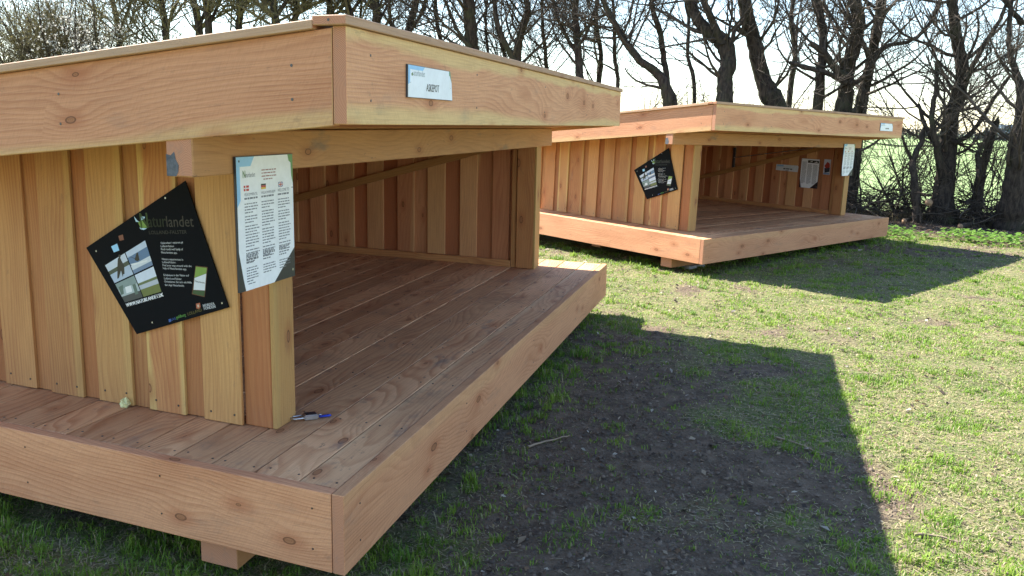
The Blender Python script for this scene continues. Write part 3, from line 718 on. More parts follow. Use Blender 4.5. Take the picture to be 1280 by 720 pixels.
soil = soil_amount(X, Y); litter = 1 - sstep(row_y(X) - Y, 1.9, 3.3)
def ground_mat():
    t = NT('soil_and_turf'); pos = t.n('NewGeometry').outputs['Position']
    at = t.n('Attribute', attribute_name='cov'); sa = t.n('SeparateColor'); t.set(sa.inputs[0], at.outputs[0]); so, li, _ = sa.outputs
    n1 = t.noise(pos, 9, 6, .65); n2 = t.noise(pos, 70, 5, .7); n3 = t.noise(pos, 28, 4, .7); n4 = t.noise(pos, 2.2, 4, .6)
    earth = t.mix(t.mr(n1, .3, .7), (.092, .068, .047), (.20, .150, .104))
    earth = t.mix(t.mr(n2, .5, .72, 0, .7), earth, (.27, .22, .17))
    earth = t.mix(t.mr(n3, .58, .7, 0, .6), earth, (.045, .036, .03))
    turf = t.mix(t.mr(n3, .35, .62), (.24, .20, .11), (.12, .15, .045))
    turf = t.mix(t.mr(n2, .5, .7, 0, .8), turf, (.32, .28, .19))
    turf = t.mix(t.mr(n4, .42, .62, 0, .5), turf, (.10, .13, .045))
    k = t.mr(t.math('ADD', so, t.math('MULTIPLY', t.math('SUBTRACT', n3, .5), .7)), .3, .62)
    c = t.mix(k, turf, earth)
    lit = t.mix(t.mr(n2, .4, .65), (.07, .05, .04), (.20, .15, .11))
    c = t.mix(t.mr(li, .3, .8), c, lit)
    t.col(c); t.b.inputs['Roughness'].default_value = .95; t.b.inputs['Specular IOR Level'].default_value = .15
    t.bump(t.math('ADD', n2, t.math('MULTIPLY', n3, 1.5)), .9, .02); return t.m
me = np_mesh('ground', V_, Fq, [ground_mat()], {'cov': np.stack([soil.ravel(), litter.ravel(), soil.ravel()], 1)})
tag(link('ground', me), kind='structure')
# field behind the trees
fx = np.concatenate([[-3000, -600, -150, -60], np.arange(-40, 31, 2.0), [60, 150, 600, 3000]]); rows = []
off = [1.3, 3, 6, 12, 25, 60, 150, 400, 1000, 3500]
FX = np.tile(fx, len(off)); FY = np.concatenate([row_y(np.clip(fx, -40, 30)) + o_ for o_ in off]); FZ = 0.03 + np.zeros_like(FX)
i = np.arange(len(FX)).reshape(len(off), len(fx)); ff = np.stack([i[:-1, :-1].ravel(), i[:-1, 1:].ravel(), i[1:, 1:].ravel(), i[1:, :-1].ravel()], 1)
t = NT('young_crop'); pos = t.n('NewGeometry').outputs['Position']
sx_ = t.n('SeparateXYZ'); t.set(sx_.inputs[0], pos)
n1 = t.noise(pos, .35, 5, .6); n2 = t.noise(pos, 12, 4, .7)
c = t.mix(t.mr(n1, .3, .7), (.17, .26, .075), (.22, .30, .11)); c = t.mix(t.mr(n2, .45, .7, 0, .5), c, (.24, .25, .13)); t.col(c)
t.b.inputs['Roughness'].default_value = .9; t.bump(n2, .6, .05)
tag(link('field', np_mesh('field', np.stack([FX, FY, FZ], 1), ff, [t.m])), kind='structure')

# ---------------------------------------------------------------- grass
def grass_mat():
    t = NT('grass_blades'); at = t.n('Attribute', attribute_name='gc').outputs[0]; t.col(at)
    t.b.inputs['Roughness'].default_value = .55; t.b.inputs['Specular IOR Level'].default_value = .3
    tr = t.n('BsdfTranslucent'); t.set(tr.inputs[0], at); mx = t.n('MixShader'); mx.inputs[0].default_value = .42
    t.t.links.new(t.b.outputs[0], mx.inputs[1]); t.t.links.new(tr.outputs[0], mx.inputs[2]); t.t.links.new(mx.outputs[0], t.out.inputs[0]); return t.m
M_GRASS = grass_mat()
def sample_view(n, dmin, dmax, power):
    """points on the lawn, thinning out with distance"""
    d = (dmin ** (2 - power) + rng.random(n) * (dmax ** (2 - power) - dmin ** (2 - power))) ** (1 / (2 - power))
    a = rng.uniform(-.62, .66, n); return d * np.sin(a), d * np.cos(a), d
def blades(x, y, h, w, lean, colr):
    n = len(x); th = rng.uniform(0, 2 * np.pi, n); z = ground_z(x, y) - .003
    dx, dy = np.cos(th), np.sin(th); px, py = -dy, dx
    b = np.stack([x, y, z], 1); hw = (w / 2)[:, None] * np.stack([px, py, 0 * px], 1)
    m = b + np.stack([dx * lean * h * .35, dy * lean * h * .35, h * .6], 1)
    t_ = b + np.stack([dx * lean * h, dy * lean * h, h * np.clip(1 - .45 * lean, .15, 1)], 1)
    V = np.stack([b - hw, b + hw, m + hw * .8, m - hw * .8, t_], 1).reshape(-1, 3)
    i = np.arange(n)[:, None] * 5
    F1 = np.concatenate([i + [[0, 1, 2]], i + [[0, 2, 3]], i + [[3, 2, 4]]], 0)
    return V, F1, np.repeat(colr, 5, 0)
def grass():
    VV, FF, CC = [], [], []; base = 0
    def add(V, F1, C):
        nonlocal base
        VV.append(V); FF.append(F1 + base); CC.append(C); base += len(V)
    # tufts
    tx, ty, td = sample_view(30000, 2.3, 17, 1.15)
    s_ = soil_amount(tx, ty); u1, _, _ = under(tx, ty, 1); u2, _, _ = under(tx, ty, 2)
    edge = np.maximum(np.exp(-(u1 / .35) ** 2), np.exp(-(u2 / .5) ** 2))
    cl = fbm(tx * 3.3, ty * 3.3, 33, 3)
    p = np.clip((1 - s_) * sstep(cl, .34, .62) * 1.15 + .05 + edge * .28, 0, 1)
    p *= np.where(np.maximum(u1, u2) > .45, .1, 1) * (1 - .9 * (1 - sstep(row_y(tx) - ty, 1.8, 3.0)))
    k = rng.random(len(tx)) < p; tx, ty, td, edge, cl = tx[k], ty[k], td[k], edge[k], cl[k]
    big = rng.random(len(tx)) < .12; nb = np.where(big, rng.integers(25, 55, len(tx)), rng.integers(5, 14, len(tx))); ix = np.repeat(np.arange(len(tx)), nb); n = len(ix)
    rad = rng.uniform(.012, .045, len(tx)) * (1 + td * .04) * np.where(big, 1.7, 1); a = rng.uniform(0, 6.283, n); r = np.sqrt(rng.random(n)) * rad[ix]
    x = tx[ix] + r * np.cos(a); y = ty[ix] + r * np.sin(a)
    hh = (rng.uniform(.014, .036, len(tx)) * np.where(big, 1.35, 1) * (1 + .55 * edge) * (1 + .35 * (cl - .5)))[ix] * rng.uniform(.6, 1.25, n)
    w = .0022 + .00045 * td[ix] + rng.uniform(0, .001, n)
    q = rng.random(len(tx))[ix] * .6 + rng.random(n) * .4
    g1 = np.array([.075, .19, .016]); g2 = np.array([.30, .42, .06]); c = g1 + (g2 - g1) * q[:, None]
    dry = rng.random(n) < .10; c[dry] = np.array([.42, .36, .21])
    add(*blades(x, y, hh, w, rng.uniform(.2, 1.1, n), c))
    # fine sward
    x, y, d = sample_view(210000, 2.3, 17, 1.25); s_ = soil_amount(x, y); u1, _, _ = under(x, y, 1); u2, _, _ = under(x, y, 2)
    k = (rng.random(len(x)) < np.clip(1.0 - s_ * 1.1, .07, 1)) & (np.maximum(u1, u2) < .5) & (row_y(x) - y > 2.4)
    x, y, d = x[k], y[k], d[k]; n = len(x); q = rng.random((n, 1))
    c = g1 + (g2 - g1) * q; dry = rng.random(n) < .42; c[dry] = np.array([.50, .43, .22]) * rng.uniform(.7, 1.15, (dry.sum(), 1))
    add(*blades(x, y, rng.uniform(.008, .024, n), .002 + .0005 * d, rng.uniform(.4, 2.2, n), c))
    # dead straw lying flat
    x, y, d = sample_view(120000, 2.3, 17, 1.25); u1, _, _ = under(x, y, 1); u2, _, _ = under(x, y, 2)
    k = (np.maximum(u1, u2) < .6) & (rng.random(len(x)) < np.clip(1.05 - soil_amount(x, y) * 1.25, 0.02, 1))
    x, y, d = x[k], y[k], d[k]; n = len(x); th = rng.uniform(0, 6.283, n); L_ = rng.uniform(.008, .04, n); z = ground_z(x, y) + rng.uniform(.002, .010, n)
    dd = np.stack([np.cos(th), np.sin(th), rng.uniform(-.12, .12, n)], 1) * L_[:, None]; pp = np.stack([-np.sin(th), np.cos(th), 0 * th], 1) * (.0011 + .00022 * d)[:, None]
    b = np.stack([x, y, z], 1); V = np.stack([b - pp, b + pp, b + dd + pp, b + dd - pp], 1).reshape(-1, 3); i = np.arange(n)[:, None] * 4
    c = np.array([.46, .39, .25]) * rng.uniform(.45, 1.15, (n, 1)); add(V, np.concatenate([i + [[0, 1, 2]], i + [[0, 2, 3]]], 0), np.repeat(c, 4, 0))
    me = np_mesh('grass', np.concatenate(VV), np.concatenate(FF), [M_GRASS], {'gc': np.concatenate(CC)}, smooth=False)
    tag(link('grass', me), 'short tufty spring grass and straw covering the lawn around the shelters', 'grass', kind='stuff')
grass()
# leaf litter, chips and crumbs of earth
def litter_mesh():
    x, y, d = sample_view(40000, 2.3, 17.5, 1.15); u1, _, _ = under(x, y, 1)
    dr = row_y(x) - y; p = .22 + .25 * soil_amount(x, y) + .9 * (1 - sstep(dr, .8, 2.3)); k = (rng.random(len(x)) < p) & (u1 < .8)
    x2 = rng.uniform(2, 12, 9000); y2 = row_y(x2) - rng.uniform(-1.0, 3.2, 9000)
    x = np.concatenate([x[k], x2]); y = np.concatenate([y[k], y2]); n = len(x); s_ = rng.uniform(.004, .011, n) * (1 + .10 * y) * np.where(rng.random(n) < .06, 1.8, 1)
    th = rng.uniform(0, 6.283, n); el = rng.uniform(.35, .9, n)
    a = np.stack([np.cos(th), np.sin(th), rng.uniform(-.45, .45, n)], 1) * s_[:, None]; b = np.stack([-np.sin(th), np.cos(th), rng.uniform(-.45, .45, n)], 1) * (s_ * el)[:, None]
    c0 = np.stack([x, y, ground_z(x, y) + s_ * .35 + .002], 1); up = np.array([0, 0, 1.]) * (s_ * .35)[:, None]
    V = np.stack([c0 - a, c0 - b * .8 + up, c0 + a, c0 + b], 1).reshape(-1, 3); i = np.arange(n)[:, None] * 4
    pal = np.array([[.20, .13, .08], [.10, .075, .055], [.33, .26, .18], [.52, .47, .38], [.07, .055, .045]]); c = pal[rng.choice(5, n, p=[.3, .27, .2, .07, .16])] * rng.uniform(.7, 1.2, (n, 1))
    me = np_mesh('leaf_litter', V, np.concatenate([i + [[0, 1, 2]], i + [[0, 2, 3]]], 0), [M_GRASS], {'gc': np.repeat(c, 4, 0)}, smooth=False)
    tag(link('leaf_litter', me), 'dead leaves, bark chips and crumbs of earth scattered on the ground', 'leaf litter', kind='stuff')
litter_mesh()
def crumbs():
    x, y, d = sample_view(60000, 2.3, 16, 1.5); u1, _, _ = under(x, y, 1)
    k = (rng.random(len(x)) < np.clip(soil_amount(x, y) * 1.1 - .1, .02, 1)) & (u1 < .8); x, y, d = x[k], y[k], d[k]; n = len(x)
    s_ = rng.exponential(.0035, n) + .0018; s_ = np.minimum(s_, .011) * (1 + .05 * d); o = np.array([[1, 0, 0], [0, 1, 0], [-1, 0, 0], [0, -1, 0], [0, 0, .8], [.5, .5, .55], [-.5, .4, .6]])
    V = np.stack([x, y, ground_z(x, y) + .001], 1)[:, None] + (o[None] * rng.uniform(.65, 1.3, (n, 7, 1)) + rng.normal(0, .12, (n, 7, 3))) * s_[:, None, None]
    i = np.arange(n)[:, None] * 7; F1 = np.concatenate([i + [f] for f in ([0, 1, 5], [0, 5, 4], [1, 4, 5], [1, 2, 6], [1, 6, 4], [2, 4, 6], [2, 3, 4], [3, 0, 4])], 0)
    c = np.array([.14, .105, .075]) * rng.uniform(.5, 1.3, (n, 1))
    t = NT('earth_crumb'); t.col(t.n('Attribute', attribute_name='gc').outputs[0]); t.b.inputs['Roughness'].default_value = .95
    tag(link('earth_crumbs', np_mesh('earth_crumbs', V.reshape(-1, 3), F1, [t.m], {'gc': np.repeat(c, 7, 0)}, smooth=False)), 'crumbs and small clods of earth on the bare ground', 'soil', kind='stuff')
crumbs()
# low leafy weeds at the edge of the tree strip
n = 4200; x = rng.uniform(5.2, 13, n); y = row_y(x) - rng.normal(3.35, .33, n); cl = fbm(x * 1.4, y * 1.4, 61, 3); k = cl > .52; x, y = x[k], y[k]; n = len(x)
th = rng.uniform(0, 6.283, n); s_ = rng.uniform(.018, .05, n); z = rng.uniform(.02, .15, n) * sstep(cl[k], .45, .6)
a = np.stack([np.cos(th), np.sin(th), rng.uniform(-.4, .5, n)], 1) * s_[:, None]; b = np.stack([-np.sin(th), np.cos(th), rng.uniform(-.5, .5, n)], 1) * s_[:, None] * .7
c0 = np.stack([x, y, z + .01], 1); V = np.stack([c0 - a, c0 - b, c0 + a, c0 + b], 1).reshape(-1, 3); i = np.arange(n)[:, None] * 4
c = (np.array([.10, .21, .03]) + rng.random((n, 1)) * np.array([.09, .12, .03]))
tag(link('low_weeds', np_mesh('low_weeds', V, np.concatenate([i + [[0, 1, 2]], i + [[0, 2, 3]]], 0), [M_GRASS], {'gc': np.repeat(c, 4, 0)}, smooth=False)),
    'bright green low leafy weeds along the foot of the trees', 'weeds', kind='stuff')

# ---------------------------------------------------------------- trees
def bark_mat(name, a, b, moss):
    t = NT(name); tc = t.n('TexCoord').outputs['Object']; mp = t.n('Mapping'); t.set(mp.inputs[0], tc); mp.inputs['Scale'].default_value = (9, 9, 2.2)
    n1 = t.noise(mp.outputs[0], 2.5, 6, .7); n2 = t.noise(tc, 1.7, 4, .6)
    c = t.mix(t.mr(n1, .35, .65), a, b); c = t.mix(t.mr(n2, .5, .68, 0, .6), c, moss); t.col(c)
    t.b.inputs['Roughness'].default_value = .9; t.b.inputs['Specular IOR Level'].default_value = .2; t.bump(n1, .9, .03); return t.m
M_BARK = bark_mat('bark', (.028, .022, .018), (.088, .068, .053), (.07, .075, .036))
M_TWIG = plain('twig_bark', (.075, .058, .043), .85, 0, .4, 3)
M_TWIG2 = plain('budding_twig_bark', (.15, .125, .07), .85, 0, .35, 3)
M_CUT = plain('cut_wood', (.34, .22, .13), .8, 0, .2, 30)
class Tubes:
    def __init__(s): s.V = []; s.F = []; s.n = 0
    def add(s, pts, rad, n):
        P = np.asarray(pts, float); R_ = np.asarray(rad, float); m = len(P)
        T_ = np.gradient(P, axis=0); T_ /= np.linalg.norm(T_, axis=1)[:, None] + 1e-9
        ref = np.array([.31, .22, .05]) if abs(T_[0][2]) > .5 else np.array([0, 0, 1.])
        A = np.cross(T_, ref); A /= np.linalg.norm(A, axis=1)[:, None] + 1e-9; B = np.cross(T_, A)
        an = np.arange(n) * 2 * np.pi / n
        V = P[:, None] + R_[:, None, None] * (A[:, None] * np.cos(an)[None, :, None] + B[:, None] * np.sin(an)[None, :, None])
        i = s.n + np.arange(m * n).reshape(m, n); j = np.roll(i, -1, 1)
        s.F.append(np.stack([i[:-1].ravel(), j[:-1].ravel(), j[1:].ravel(), i[1:].ravel()], 1)); s.V.append(V.reshape(-1, 3)); s.n += m * n
    def build(s, name, mat, parent=None):
        V = np.concatenate(s.V)
        o = np.array(parent.location) if parent else np.zeros(3)
        return link(name, np_mesh(name, V - o, np.concatenate(s.F), [mat]), parent)
def rvec(s): return rng.normal(0, s, 3)
def wander(p, d, L, seg, curl, up=0.0):
    pts = [np.array(p, float)]; d = np.array(d, float); d /= np.linalg.norm(d)
    for _ in range(seg):
        d = d + rvec(curl) + np.array([0, 0, up]); d /= np.linalg.norm(d); pts.append(pts[-1] + d * L / seg)
    return np.array(pts), d
def twiggy(tb, p, d, L, r, lev, dens=1.0, up=.05, zmax=5.6):
    """a branch with its side branches; lev 2 = limb, 1 = branch, 0 = twig"""
    seg = (4, 6, 8)[lev]; L = L * (1.35, 1.15, 1.0)[lev]; pts, dd = wander(p, d, L, seg, (.10, .12, .13)[lev], up)
    tb.add(pts, np.linspace(r, max(r * .35, .0030), seg + 1), (3, 4, 5)[lev])
    if lev == 0: return
    k = int((5, 8)[lev - 1] * dens * rng.uniform(.7, 1.3) * (1 if lev == 1 else max(.6, L / 1.6)))
    for _ in range(k):
        f = rng.uniform(.15, 1) ** .8; q = f * (seg - .001); a = int(q); pos = pts[a] + (pts[a + 1] - pts[a]) * (q - a)
        if pos[2] > zmax: continue
        t_ = pts[a + 1] - pts[a]; t_ /= np.linalg.norm(t_); side = rvec(1); side -= side.dot(t_) * t_; side /= np.linalg.norm(side)
        nd = t_ * rng.uniform(.5, 1) + side * rng.uniform(.6, 1.0)
        twiggy(tb, pos, nd, L * rng.uniform(.35, .6) * (1.15 - .5 * f), max(r * (1 - .6 * f) * .5, .0042), lev - 1, dens, up, zmax)
def smooth_path(P, n=6):
    P = np.asarray(P, float); t = np.arange(len(P)); tt = np.linspace(0, len(P) - 1, (len(P) - 1) * n + 1); out = []
    for a in tt:
        i = min(int(a), len(P) - 2); f = a - i; p0, p1, p2, p3 = P[max(i - 1, 0)], P[i], P[i + 1], P[min(i + 2, len(P) - 1)]
        out.append(.5 * ((2 * p1) + (-p0 + p2) * f + (2 * p0 - 5 * p1 + 4 * p2 - p3) * f * f + (-p0 + 3 * p1 - 3 * p2 + p3) * f ** 3))
    return np.array(out)
def pxpath(pts, yd, wob=.25):
    """photo points (1280 px) with widths -> 3D path at distance yd; returns points, radii"""
    out, rad = [], []
    ph = rng.uniform(0, 6)
    for x, y, w in pts:
        p = at_depth(x, y, yd); dz = p.z
        yy = yd + wob * math.sin(ph + dz * 1.1); p = at_depth(x, y, yy); out.append(np.array(p)); rad.append(w * .9 * yy / F / 2)
    return np.array(out), np.array(rad)
def build_tree(name, label, paths, yd, limbs=7, dens=1.0, twig_mat=None, group='bare trees in the row behind the shelters', cat='tree', limbL=(.8, 2.3), stub=False, top=True, up=.09, tw0=1.2, zmax=5.6):
    allp = []
    for k, pa in enumerate(paths):
        P, R_ = pxpath(pa, yd + rng.uniform(-.05, .05))
        if k == 0:
            g0 = P[0].copy()
            if P[0][2] > .02: # carry the trunk down to the ground
                b = P[0].copy(); b[2] = 0; b[0] += rng.uniform(-.1, .1); P = np.vstack([b, P]); R_ = np.concatenate([[R_[0] * 1.12], R_])
            P[0][2] = -.05
            P = np.vstack([P[0], P[0] * .75 + P[1] * .25, P[1:]]); R_ = np.concatenate([[R_[0] * 1.35], [R_[0]], R_[1:]])
            if top and not stub:   # carries on above the frame
                d = P[-1] - P[-2]; d /= np.linalg.norm(d); r0 = R_[-1]
                for q in range(4):
                    d = d + rvec(.12) + np.array([0, 0, .15]); d /= np.linalg.norm(d); P = np.vstack([P, P[-1] + d * .65]); R_ = np.append(R_, r0 * (1 - .2 * (q + 1)))
        Ps = smooth_path(P, 5); Rs = np.interp(np.linspace(0, len(P) - 1, len(Ps)), np.arange(len(P)), R_)
        Ps[1:-1] += rng.normal(0, .006, (len(Ps) - 2, 3)); Rs = Rs * rng.uniform(.93, 1.08, len(Rs)); allp.append((Ps, Rs))
    root = empty(name, allp[0][0][0] * np.array([1, 1, 0]))
    tb = Tubes()
    for Ps, Rs in allp:
        tb.add(Ps, Rs, 10)
        if stub: tb.add(np.vstack([Ps[-1], Ps[-1] + np.array([.02, 0, .10])]), [Rs[-1] * .8, .004], 7)
    tb.build('trunk', M_BARK, root)
    cr = Tubes()
    for Ps, Rs in allp:
        n_ = max(3, int(2.3 * limbs * len(Ps) / len(allp[0][0])))
        for _ in range(n_):
            i = int(rng.uniform(.22 if Ps is allp[0][0] else .1, 1) * (len(Ps) - 2)); 
            if Ps[i][2] < tw0 or Ps[i][2] > zmax: continue
            t_ = Ps[i + 1] - Ps[i]; t_ /= np.linalg.norm(t_) + 1e-9; side = rvec(1); side[1] *= .7; side -= side.dot(t_) * t_; side /= np.linalg.norm(side)
            twiggy(cr, Ps[i], t_ * .5 + side * .85, rng.uniform(*limbL), min(Rs[i] * .35, .035), 2, dens, up, zmax)
    if cr.n: cr.build('crown', twig_mat or M_TWIG, root)
    tag(root, label, cat, group); return root
def yrow(px, dy=0.0):
    """distance of the tree row where the sight line through px meets it"""
    for y in np.arange(8, 40, .05):
        p = at_depth(px, 170, y)
        if p.y >= row_y(p.x): return y + dy
    return 30
T = build_tree
T('bare_tree', 'bare tree with thick trunk snaking left above the middle of the far shelter roof', [[(905, 135, 24), (906, 100, 22), (911, 76, 21), (903, 52, 24), (886, 40, 17), (870, 20, 15), (862, -8, 14)], [(903, 55, 12), (897, 40, 10), (884, 12, 9), (876, -10, 7)], [(912, 70, 7), (918, 40, 6), (935, 20, 5)]], yrow(905), 9, .95)
T('bare_tree', 'bare tree with thick smooth trunk leaning left over the far shelter roof', [[(970, 140, 30), (960, 115, 26), (951, 90, 21), (943, 55, 20), (934, 20, 18), (929, -8, 17)]], yrow(965, .4), 7, .85)
T('bare_tree', 'slim upright bare tree left of the forked trunk above the far shelter', [[(1022, 138, 14), (1025, 95, 12), (1029, 50, 12), (1024, 15, 11), (1018, -8, 10)]], yrow(1022, .2), 8, .85)
T('bare_tree', 'bare tree forking into two heavy limbs above the far shelter roof', [[(1054, 140, 22), (1058, 110, 20), (1059, 86, 20), (1070, 55, 15), (1074, 25, 17), (1066, -8, 15)], [(1058, 96, 13), (1045, 88, 10), (1030, 66, 9), (1012, 54, 7)], [(1057, 104, 8), (1035, 92, 7), (1010, 85, 7), (987, 78, 5)], [(1062, 105, 8), (1080, 95, 7), (1105, 60, 6), (1140, 50, 5), (1165, 25, 5), (1178, -8, 5)]], yrow(1055, -.2), 8, .9)
T('bare_tree', 'slender bare tree just right of the forked trunk', [[(1075, 142, 17), (1081, 110, 15), (1088, 80, 13), (1096, 40, 13), (1101, 15, 14), (1103, -8, 12)]], yrow(1078, .5), 8, .9)
T('bare_tree', 'bare tree rising from the brush right of the far shelter, trunk splitting low', [[(1176, 283, 34), (1180, 230, 26), (1185, 190, 24), (1188, 150, 20), (1199, 115, 20), (1203, 85, 17), (1196, 50, 15), (1192, 15, 13), (1188, -8, 12)], [(1180, 240, 12), (1172, 190, 9), (1165, 150, 7), (1170, 110, 6), (1172, 75, 5)], [(1206, 100, 7), (1228, 60, 6), (1250, 25, 5), (1262, -8, 4)], [(1190, 180, 8), (1215, 165, 6), (1245, 120, 5), (1262, 95, 4)], [(1183, 205, 7), (1160, 165, 6), (1148, 130, 4)]], yrow(1180, -.1), 13, 1.15, tw0=.8)
T('bare_tree', 'heavy bare trunk at the right edge of the picture', [[(1262, 292, 42), (1268, 240, 32), (1273, 195, 27), (1279, 150, 22), (1276, 110, 13), (1268, 85, 9), (1262, 60, 7)], [(1276, 160, 12), (1290, 100, 11), (1292, 40, 10), (1285, -8, 10)], [(1278, 30, 9), (1262, 10, 6), (1250, -8, 5)]], yrow(1265, -.6), 9, 1.0, tw0=.8)
T('bare_tree', 'bare tree with sweeping limb left of the far shelter roof', [[(838, 140, 20), (832, 110, 16), (822, 92, 12), (800, 75, 10), (782, 52, 9), (764, 22, 8), (750, -8, 7)], [(836, 115, 9), (830, 75, 8), (826, 45, 8), (817, 15, 7), (813, -8, 6)]], yrow(835), 9, .95)
T('bare_tree', 'straight bare tree behind the right end of the foreground roof', [[(726, 120, 13), (724, 90, 11), (722, 55, 10), (719, 20, 9), (721, -8, 8)], [(723, 70, 6), (708, 45, 5), (697, 22, 5), (690, -8, 4)], [(722, 60, 5), (738, 30, 4), (748, -8, 4)]], yrow(724), 9, 1.0)
T('bare_tree', 'twin stemmed bare tree left of the straight one above the foreground roof', [[(650, 110, 14), (646, 70, 12), (652, 40, 10), (660, 15, 9), (657, -8, 8)], [(648, 85, 9), (634, 60, 8), (622, 30, 7), (617, -8, 6)]], yrow(648, .3), 9, 1.0)
T('bare_tree', 'mossy bare tree behind the middle of the foreground roof edge', [[(590, 80, 20), (589, 50, 18), (587, 20, 17), (585, -8, 16)], [(588, 60, 6), (570, 35, 5), (560, 10, 4), (552, -8, 4)]], yrow(589), 9, 1.1)
T('bare_tree', 'thin bare tree right of the near roof corner, leaning right', [[(508, 60, 9), (511, 35, 9), (518, 12, 9), (524, -8, 7)], [(512, 40, 5), (528, 15, 4), (534, -8, 4)]], yrow(512, .5), 8, 1.0)
T('bare_tree', 'short dark trunk just right of the near roof corner', [[(470, 50, 13), (471, 20, 12), (467, -8, 11)]], yrow(470), 9, 1.1)
T('broken_snag', 'broken split snag between the two right-hand trees', [[(1216, 284, 17), (1222, 245, 14), (1227, 215, 13), (1237, 180, 10), (1246, 152, 8)], [(1226, 222, 8), (1222, 195, 7), (1233, 175, 6), (1241, 160, 4)]], yrow(1216, -.35), 3, .8, stub=True, group='broken snags among the trees', limbL=(.5, 1.0))
T('broken_snag', 'pale topped broken snag nearest the far shelter', [[(1146, 262, 12), (1143, 225, 10), (1142, 200, 8), (1152, 178, 7), (1154, 162, 5)], [(1142, 205, 6), (1133, 185, 4), (1128, 172, 3)]], yrow(1146, -.5), 2, .8, stub=True, group='broken snags among the trees', limbL=(.4, .9))
T('mossy_trunk', 'mossy grey trunk standing close behind the far shelter post', [[(1062, 250, 16), (1064, 215, 14), (1062, 180, 13), (1066, 140, 9)]], yrow(1062, -.3), 5, .9, stub=True, group='broken snags among the trees', limbL=(.6, 1.3), tw0=.6)
# left, budding trees
left = [(150, 66, 8, 'lightly budding tree behind the blossom on the left'), (208, 55, 9, 'budding tree just right of the white blossom'), (250, 50, 11, 'budding tree left of the two dark trunks above the left roof'), (262, 50, 10, 'dark upright budding tree above the left roof slope'),
        (298, 42, 9, 'thick budding trunk halfway along the left roof slope'), (345, 38, 11, 'leaning budding tree above the left roof slope'), (368, 34, 9, 'dense budding tree left of the near roof corner'), (412, 30, 10, 'darkest budding tree beside the near roof corner'), (438, 28, 10, 'densely twigged tree directly over the near roof corner')]
for i, (px, py, w, lb) in enumerate(left):
    tp = px + rng.uniform(-14, 6)
    T('budding_tree', lb, [[(px, py + 10, w), ((px + tp) / 2 + 2, py * .45, w * .92), (tp, -8, w * .8)], [(px, py * .6, w * .5), (px + 18, -8, w * .4)]], yrow(px, rng.uniform(-.4, .6)), 13, 1.25, M_TWIG2, group='budding trees beyond the left roof edge', tw0=1.6, zmax=6)
thin = [(455, 'slender tree far back between the two trunks by the near roof corner'), (495, 'slender tree far back left of the thin leaning one'), (556, 'slender tree far back between the leaning and the mossy trunk'), (612, 'slender tree far back just right of the mossy trunk'),
        (632, 'slender tree far back left of the twin stemmed one'), (682, 'slender tree far back right of the twin stemmed one'), (748, 'slender tree far back right of the straight trunk'), (772, 'slender tree far back just above the right end of the near roof'),
        (868, 'slender tree far back between the sweeping limb and the snaking trunk'), (988, 'slender tree far back right of the smooth leaning trunk')]
for px, lb in thin:
    a = rng.uniform(-16, 16); w_ = rng.uniform(4.5, 8)
    T('slender_tree', lb, [[(px, 110, w_), (px + a * .3 + rng.uniform(-5, 5), 70, w_ * .9), (px + a * .7 + rng.uniform(-4, 4), 30, w_ * .8), (px + a, -8, w_ * .7)]], yrow(px, rng.uniform(1.3, 2.6)), 15, 1.1, group='slender trees behind the main row', tw0=1.3, zmax=6)
# fan shaped shrubby trees at the far left
for i, (px, lb) in enumerate([(60, 'fan shaped olive shrub tree at the left edge of the picture'), (95, 'olive shrub tree second from the left edge'), (128, 'olive shrub tree beneath the white blossom')]):
    yd = yrow(px, -.8 + .4 * i); root = empty('shrub_tree', at_depth(px, 90, yd) * 1.0); root.location.z = 0
    tb, cr = Tubes(), Tubes(); b = np.array(root.location)
    for k in range(13):
        a = rng.uniform(-1.0, .35) if i < 2 else rng.uniform(-.7, .7)
        P, d = wander(b + np.array([rng.uniform(-.15, .15), rng.uniform(-.15, .15), -.05]), (math.sin(a) * .9, rng.uniform(-.35, .35), 1), rng.uniform(3.6, 5.2), 9, .07, -.0)
        R_ = np.linspace(.045, .01, 10); tb.add(P, R_, 6)
        for m in range(26):
            j = int(rng.uniform(.3, 1) * 8); t_ = P[j + 1] - P[j]; t_ /= np.linalg.norm(t_)
            twiggy(cr, P[j], t_ + rvec(.45), rng.uniform(.7, 1.5), .010, 1, 1.35, .03, 6.5)
    tb.build('trunk', M_BARK, root); cr.build('crown', M_TWIG2, root); tag(root, lb, 'tree', 'shrubby trees at the far left')
# blossom
root = empty('blossoming_tree', at_depth(118, 70, yrow(118, -1.4))); root.location.z = 0; b = np.array(root.location); tb, cr = Tubes(), Tubes(); tips = []
for k in range(7):
    P, d = wander(b + np.array([0, 0, -.05]), (rng.uniform(-.3, .35), rng.uniform(-.3, .3), 1), rng.uniform(3.8, 4.8), 9, .08); tb.add(P, np.linspace(.05, .01, 10), 6)
    for m in range(12):
        j = int(rng.uniform(.45, 1) * 8); n0 = len(cr.V); twiggy(cr, P[j], P[j + 1] - P[j] + rvec(.5), rng.uniform(.5, 1.1), .008, 1, 1.2, .0, 6.5)
        for q in cr.V[n0:]: tips.append(q[rng.integers(0, len(q), 13)])
tb.build('trunk', M_BARK, root); cr.build('crown', M_TWIG, root)
tp = np.concatenate(tips) - b; n = len(tp); tp = tp + rng.normal(0, .02, (n, 3)); a = rng.normal(0, 1, (n, 3)); a /= np.linalg.norm(a, axis=1)[:, None]; bb = np.cross(a, rng.normal(0, 1, (n, 3))); bb /= np.linalg.norm(bb, axis=1)[:, None]
s_ = rng.uniform(.012, .026, (n, 1)); V = np.stack([tp - a * s_, tp - bb * s_, tp + a * s_, tp + bb * s_], 1).reshape(-1, 3); i = np.arange(n)[:, None] * 4
